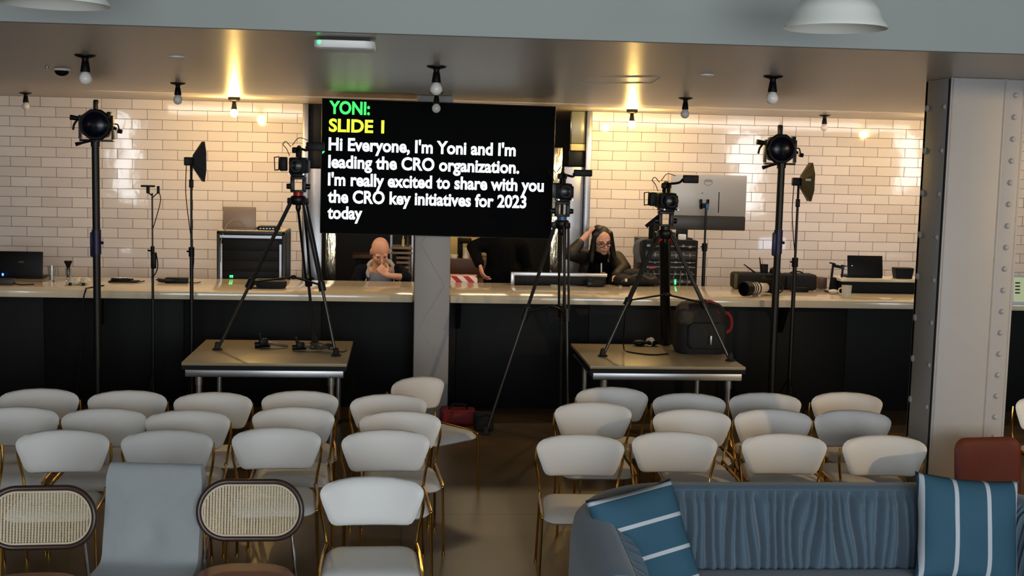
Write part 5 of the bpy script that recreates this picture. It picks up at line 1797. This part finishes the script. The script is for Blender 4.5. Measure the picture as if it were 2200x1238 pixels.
def add_hand(mb, wrist, d, n, side, curl=.5, s=1.0, spread=.10):
    """wrist point, d = finger direction, n = palm normal (side the fingers close to), side = where the thumb is (+1/-1 along d x n)"""
    d = Vector(d).normalized(); n = (Vector(n) - d * Vector(n).dot(d)).normalized(); b = d.cross(n) * side
    w = Vector(wrist)
    for k in range(4):
        o_ = (.5 - k / 3) * .062 * s
        base = w + d * .080 * s + b * o_
        mb.capsule(w + d * .012 * s + b * o_ * .55, base, .0145 * s, .0125 * s, 10)
        lens = [.040, .045, .042, .034][k] * s
        a = 0
        p = base
        dd = d + b * (.5 - k / 3) * spread * 2
        for j in range(3):
            a += curl * (.75 + .25 * j)
            v = (dd * math.cos(a) + n * math.sin(a)).normalized()
            q = p + v * lens * (1, .68, .52)[j]
            mb.capsule(p, q, (.0098, .0088, .0078)[j] * s, (.0088, .0078, .0068)[j] * s, 8)
            p = q
    tb = w + d * .022 * s + b * .030 * s
    t1 = tb + (d * .6 + b * .75 + n * .25).normalized() * .040 * s
    t2 = t1 + (d * .85 + b * .30 + n * .35).normalized() * .034 * s
    t3 = t2 + (d * .9 + n * .45).normalized() * .026 * s
    mb.capsule(w + d * .01 * s + b * .012 * s, t1, .016 * s, .0115 * s, 8); mb.capsule(t1, t2, .0112 * s, .0100 * s, 8); mb.capsule(t2, t3, .0100 * s, .0080 * s, 8)


# --- bald man, chin on his hand, seated behind the bar
Y1 = 12.42
hc = at(817, 540, Y=Y1)
p1 = thing('person', 'bald person in dark hooded top and grey shirt, chin on hand, behind the bar', 'person', (hc.x, Y1 + .35, 0))
R, c = head_frame(hc, (.16, -.80, -.60), (0.02, -.30, 1))
mb = MB()
P = add_head(mb, R, c, 1.16)
neck = hc + Vector((-.01, .09, -.13)); chest = hc + Vector((.0, .16, -.30)); hip = Vector((hc.x, Y1 + .42, .70))
sh = [hc + Vector((-.185, .14, -.215)), hc + Vector((.195, .14, -.215))]
mb.capsule(hc + Vector((0, .03, -.05)), neck, .058, .060)
mb.capsule(neck, chest, .066, .12)
mb.capsule(chest, hip, .125, .135)
for s_ in sh:
    mb.capsule(chest + Vector((0, 0, .06)), s_, .075, .058)
elbR = Vector((at(766, 604, Y=Y1 + .05).x, Y1 + .12, 1.02))     # his right arm (left in the photo)
wrR = Vector((elbR.x + .10, Y1 - .06, .86))
elbL = Vector((at(872, 606, Y=Y1 - .08).x, Y1 - .08, 1.075))
wrL = at(831, 592, Y=Y1 - .15)
mb.capsule(sh[0], elbR, .052, .042); mb.capsule(elbR, wrR, .040, .028)
mb.capsule(sh[1], elbL, .052, .042); mb.capsule(elbL, wrL, .040, .028)
add_hand(mb, wrL, (at(817, 577, Y=Y1 - .13) - wrL), (-.3, .9, .3), -1, .85, 1.05)
add_hand(mb, wrR, (.5, -.5, -.6), (0, -.4, -1), 1, .25, 1.0)
knees = [Vector((hc.x - .13, Y1 + .02, .66)), Vector((hc.x + .13, Y1 + .02, .66))]
hipj = [hip + Vector((-.09, 0, -.02)), hip + Vector((.09, 0, -.02))]
ank = [Vector((hc.x - .13, Y1 + .10, .34)), Vector((hc.x + .13, Y1 + .10, .34))]
for k in range(2):
    mb.capsule(hipj[k], knees[k], .078, .056); mb.capsule(knees[k], ank[k], .052, .036)
    mb.capsule(ank[k], ank[k] + Vector((0, -.14, -.03)), .036, .028)
blob('body', mb, M_SKINP, p1, .0075, 3)
mb = MB()
for sx in (-1, 1):
    mb.ell(P(sx * .031, .0785, -.006), (.011, .007, .006), R, n=10, m=8)
part('eyes', mb, M_EYE, p1)
mb = MB()
for sx in (-1, 1):
    mb.tube(spline([P(sx * .018, .088, .018), P(sx * .034, .089, .022), P(sx * .052, .077, .016)], 4), .003, 6)
part('eyebrows', mb, mat('brown_hair', (92, 64, 48), .7), p1)
mb = MB()
mb.capsule(chest + Vector((0, -.022, .135)), chest + Vector((0, -.018, 0)), .088, .130); mb.capsule(chest + Vector((0, -.012, 0)), hip, .130, .14)
for s_ in sh:
    mb.capsule(chest + Vector((0, -.01, .055)), s_ * .75 + chest * .25, .080, .060)
blob('shirt', mb, M_GREYTEE, p1, .010, 3)
mb = MB()
for k, s_ in enumerate(sh):
    sg = -1 if k == 0 else 1
    for z0, z1, r0 in ((.03, -.12, .085), (-.12, -.38, .095)):
        mb.capsule(chest + Vector((sg * .095, .015, z0)), chest + Vector((sg * .105, .03, z1)), r0, .095)
    mb.capsule(chest + Vector((sg * .05, .05, .06)), s_, .080, .074)
    mb.capsule(s_, (elbR, elbL)[k], .072, .060)
mb.capsule(elbR, wrR, .058, .044)
mb.capsule(elbL, lerp(elbL, wrL, .12), .056, .050)
mb.capsule(chest + Vector((0, .06, .02)), chest + Vector((0, .07, -.35)), .12, .13)
blob('jacket', mb, M_NAVY, p1, .010, 3)
mb = MB()
mb.tube(spline([chest + Vector((-.115, -.10, .03)), chest + Vector((-.125, -.03, .115)), chest + Vector((-.085, .055, .175)), chest + Vector((0, .085, .185)), chest + Vector((.09, .055, .175)), chest + Vector((.13, -.03, .115)), chest + Vector((.125, -.10, .03))], 6), [.008, .016, .022] + [.026] * 31 + [.022, .016, .008], 10)
part('hood', mb, M_HOODLINE, p1, 'light lining of the hood round the neck')
mb = MB()
for sg, zl in ((-1, -.16), (1, -.10)):
    mb.tube(spline([chest + Vector((sg * .135, -.105, .02)), chest + Vector((sg * .15, -.118, -.05)), chest + Vector((sg * .15, -.125, zl))], 5), .0045, 6)
part('drawstring', mb, M_WHITEPL, p1)
mb = MB()
for k in range(2):
    mb.capsule(hipj[k], knees[k], .090, .068); mb.capsule(knees[k], ank[k], .064, .052)
mb.capsule(hip + Vector((-.08, 0, 0)), hip + Vector((.08, 0, 0)), .12, .12)
blob('trousers', mb, M_DENIM, p1, .012, 3)
mb = MB()
for k in range(2):
    mb.capsule(ank[k] + Vector((0, .03, -.03)), ank[k] + Vector((0, -.16, -.045)), .042, .036)
blob('shoes', mb, M_BLACK, p1, .010, 2)
stl = thing('bar_stool', 'black bar stool under the bald seated person', 'stool', (hip.x, hip.y, 0))
mb = MB(); mb.lathe([(.16, .54), (.18, .55), (.18, .575), (.15, .585), (.001, .587)], (hip.x, hip.y, 0), n=28); part('seat', mb, M_BLACK, stl)
for k in range(4):
    a = PI / 4 + k * PI / 2
    mb = MB(); mb.tube([(hip.x + .11 * math.cos(a), hip.y + .11 * math.sin(a), .54), (hip.x + .20 * math.cos(a), hip.y + .20 * math.sin(a), .003)], .012, 8); part('leg', mb, M_BLACKM, stl)
ring = [Vector((hip.x + .165 * math.cos(2 * PI * k / 24), hip.y + .165 * math.sin(2 * PI * k / 24), .22)) for k in range(26)]
mb = MB(); mb.tube(ring, .009, 8); part('footrest', mb, M_CHROME, stl)

# --- person in black standing behind the low case, head hidden by the screen
Y2 = 12.55
sx2 = at(1078, 560, Y=Y2).x
p2_ = thing('person', 'person in black standing behind the screen with one hand down by the bar', 'person', (sx2, Y2, 0))
hz2 = 1.62
mb = MB()
R, c = head_frame((sx2, Y2 - .03, hz2), (.1, -.9, -.35), (0, 0, 1))
P = add_head(mb, R, c, 1.0)
sh2 = [Vector((sx2 - .20, Y2, 1.40)), Vector((sx2 + .20, Y2, 1.40))]
mb.capsule((sx2, Y2, 1.56), (sx2, Y2 + .01, 1.44), .055, .062)
mb.capsule((sx2, Y2, 1.34), (sx2, Y2, 1.12), .13, .125); mb.capsule((sx2, Y2, 1.12), (sx2, Y2, .95), .125, .14)
for s_ in sh2:
    mb.capsule((sx2, Y2, 1.40), s_, .08, .058)
hand2 = at(1034, 582, Y=12.30)
el2 = [Vector((at(1017, 532, Y=12.50).x, 12.55, at(1017, 532, Y=12.50).z)), Vector((sx2 + .27, Y2 + .06, 1.15))]
wr2 = [hand2 + Vector((-.015, .04, .055)), Vector((sx2 + .24, Y2 - .14, .98))]
for k in range(2):
    mb.capsule(sh2[k], el2[k], .052, .042); mb.capsule(el2[k], wr2[k], .040, .029)
add_hand(mb, wr2[0], (.28, -.25, -.92), (.9, .2, .3), -1, .5, 1.15)
add_hand(mb, wr2[1], (.0, -.3, -.9), (-1, 0, 0), 1, .4, 1.0)
for sg in (-1, 1):
    mb.capsule((sx2 + sg * .09, Y2, .92), (sx2 + sg * .10, Y2 - .01, .50), .082, .056); mb.capsule((sx2 + sg * .10, Y2 - .01, .50), (sx2 + sg * .10, Y2 + .02, .09), .055, .036)
    mb.capsule((sx2 + sg * .10, Y2 + .03, .05), (sx2 + sg * .11, Y2 - .14, .035), .038, .03)
blob('body', mb, M_SKIN, p2_, .0085, 3)
mb = MB()
for sg in (-1, 1):
    mb.ell(P(sg * .032, .084, -.002), .010, n=10, m=8)
part('eyes', mb, M_EYE, p2_)
mb = MB(); mb.ell(c + R @ Vector((0, -.025, .035)), (.086, .098, .098), R, 20, 12); blob('hair', mb, M_HAIR, p2_, .010, 2)
mb = MB()
mb.capsule((sx2, Y2 + .005, 1.35), (sx2, Y2, 1.12), .155, .16); mb.capsule((sx2 - .02, Y2, 1.12), (sx2 - .02, Y2, .88), .16, .17); mb.capsule((sx2 + .06, Y2, 1.12), (sx2 + .06, Y2, .90), .15, .16)
for k in range(2):
    mb.capsule((sx2, Y2, 1.40), sh2[k], .09, .078); mb.capsule(sh2[k], el2[k], .080, .068); mb.capsule(el2[k], lerp(el2[k], wr2[k], .92), .064, .052)
blob('jacket', mb, M_BLACKTEE, p2_, .011, 3)
mb = MB()
for sg in (-1, 1):
    mb.capsule((sx2 + sg * .09, Y2, .92), (sx2 + sg * .10, Y2 - .01, .50), .098, .074); mb.capsule((sx2 + sg * .10, Y2 - .01, .50), (sx2 + sg * .10, Y2 + .02, .10), .070, .058)
blob('trousers', mb, M_DENIM, p2_, .012, 3)
mb = MB()
for sg in (-1, 1):
    mb.capsule((sx2 + sg * .10, Y2 + .04, .046), (sx2 + sg * .11, Y2 - .15, .040), .046, .038)
blob('shoes', mb, M_BLACK, p2_, .010, 2)
# dark coat hanging beside
# --- person in glasses leaning on the bar, hand on head
Y3 = 12.44
hc3 = at(1294, 518, Y=Y3)
p3 = thing('person', 'person in glasses and dark jacket leaning on the bar with a hand on the head', 'person', (hc3.x + .03, Y3 + .4, 0))
R, c = head_frame(hc3, (.16, -.93, -.22), (-.10, -.05, 1))
mb = MB()
P = add_head(mb, R, c, 1.13)
chest3 = hc3 + Vector((.00, .17, -.30)); hip3 = Vector((hc3.x + .04, Y3 + .46, .93))
sh3 = [hc3 + Vector((-.185, .13, -.17)), hc3 + Vector((.175, .13, -.19))]
mb.capsule(hc3 + Vector((0, .02, -.06)), hc3 + Vector((0, .10, -.17)), .058, .062)
mb.capsule(hc3 + Vector((0, .10, -.17)), chest3, .07, .125); mb.capsule(chest3, hip3, .125, .135)
for s_ in sh3:
    mb.capsule(chest3 + Vector((0, 0, .09)), s_, .08, .058)
elA = at(1226, 545, Y=Y3 - .10); wrA = at(1262, 503, Y=Y3 - .01)      # raised arm (left in the photo)
elB = at(1340, 578, Y=Y3 - .08); elB.z = max(elB.z, 1.16); wrB = Vector((elB.x - .10, Y3 - .22, BT + .075))
mb.capsule(sh3[0], elA, .052, .044); mb.capsule(elA, wrA, .042, .029)
mb.capsule(sh3[1], elB, .052, .042); mb.capsule(elB, wrB, .040, .029)
add_hand(mb, wrA, (.62, .12, .60), (.6, .1, -.7), 1, .42, 1.05)
add_hand(mb, wrB, (-.15, -1, -.1), (0, 0, -1), 1, .25, 1.0)
for sg in (-1, 1):
    mb.capsule(hip3 + Vector((sg * .09, 0, 0)), (hip3.x + sg * .10, hip3.y - .03, .50), .082, .056); mb.capsule((hip3.x + sg * .10, hip3.y - .03, .50), (hip3.x + sg * .10, hip3.y + .03, .09), .055, .036)
    mb.capsule((hip3.x + sg * .10, hip3.y + .04, .05), (hip3.x + sg * .11, hip3.y - .13, .035), .038, .03)
blob('body', mb, M_SKIN, p3, .0075, 3)
mb = MB()
for sg in (-1, 1):
    mb.ell(P(sg * .032, .080, -.006), (.011, .007, .006), R, n=10, m=8)
part('eyes', mb, M_EYE, p3)
mb = MB()
mb.ell(P(0, -.030, .050), (.098, .108, .092), R, 20, 12); mb.ell(P(0, -.060, -.03), (.100, .075, .12), R, 18, 12); mb.ell(P(.03, -.02, .118), (.05, .06, .03), R, 14, 8)
for sg in (-1, 1):
    mb.capsule(P(sg * .072, .020, .075), P(sg * .084, .005, .0), .024, .028); mb.capsule(P(sg * .084, .005, .0), P(sg * .094, .0, -.09), .028, .032); mb.capsule(P(sg * .094, .0, -.09), P(sg * .105, .01, -.17), .032, .03)
blob('hair', mb, M_HAIR, p3, .009, 2)
mb = MB()
for sg in (-1, 1):
    lp_ = [P(sg * .034 + .026 * math.cos(2 * PI * k / 16), .104, -.004 + .019 * math.sin(2 * PI * k / 16)) for k in range(18)]
    mb.tube(lp_, .0035, 6)
    mb.tube([P(sg * .060, .100, .002), P(sg * .080, .02, .0)], .003, 6)
mb.tube([P(-.010, .106, 0), P(.010, .106, 0)], .003, 6)
part('glasses', mb, M_BLACK, p3)
mb = MB()
for sg in (-1, 1):
    mb.tube(spline([P(sg * .016, .090, .020), P(sg * .034, .092, .026), P(sg * .054, .078, .018)], 4), .005, 6)
part('eyebrows', mb, M_HAIR, p3)
mb = MB(); mb.tube(spline([P(-.026, .083, -.066), P(0, .0945, -.066), P(.026, .083, -.066)], 5), .003, 6)
part('mouth', mb, mat('lip', (120, 66, 58), .5), p3)
mb = MB(); mb.capsule(hc3 + Vector((0, .055, -.15)), chest3 + Vector((0, -.02, .10)), .076, .095); mb.capsule(chest3 + Vector((0, -.02, .10)), chest3 + Vector((0, -.02, 0)), .095, .135); mb.capsule(chest3 + Vector((0, -.02, 0)), hip3, .132, .14)
blob('shirt', mb, M_BLACKTEE, p3, .011, 3)
mb = MB(); q = at(1291, 578, Y=Y3 - .05); mb.tube([q + Vector((.0, -.02, .06)), q + Vector((0, -.035, -.06))], .007, 6); part('shirt_cord', mb, M_WHITEPL, p3)
mb = MB()
for k, s_ in enumerate(sh3):
    sg = -1 if k == 0 else 1
    mb.capsule(chest3 + Vector((sg * .12, .02, .03)), chest3 + Vector((sg * .13, .06, -.15)), .085, .095); mb.capsule(chest3 + Vector((sg * .13, .06, -.15)), hip3 + Vector((sg * .12, 0, 0)), .095, .09)
    mb.capsule(chest3 + Vector((0, .05, .09)), s_, .10, .080)
mb.capsule(chest3 + Vector((0, .06, .02)), hip3 + Vector((0, .04, 0)), .13, .14)
mb.capsule(sh3[0], elA, .082, .074); mb.capsule(elA, lerp(elA, wrA, .52), .070, .052)
mb.capsule(sh3[1], elB, .085, .078); mb.capsule(elB, lerp(elB, wrB, .9), .070, .056)
blob('jacket', mb, M_OLIVE, p3, .011, 3)
mb = MB()
for sg in (-1, 1):
    mb.capsule(hip3 + Vector((sg * .09, 0, 0)), (hip3.x + sg * .10, hip3.y - .03, .50), .098, .074); mb.capsule((hip3.x + sg * .10, hip3.y - .03, .50), (hip3.x + sg * .10, hip3.y + .03, .10), .070, .058)
blob('trousers', mb, M_DENIM, p3, .012, 3)
mb = MB()
for sg in (-1, 1):
    mb.capsule((hip3.x + sg * .10, hip3.y + .05, .046), (hip3.x + sg * .11, hip3.y - .14, .040), .046, .038)
blob('shoes', mb, M_BLACK, p3, .010, 2)
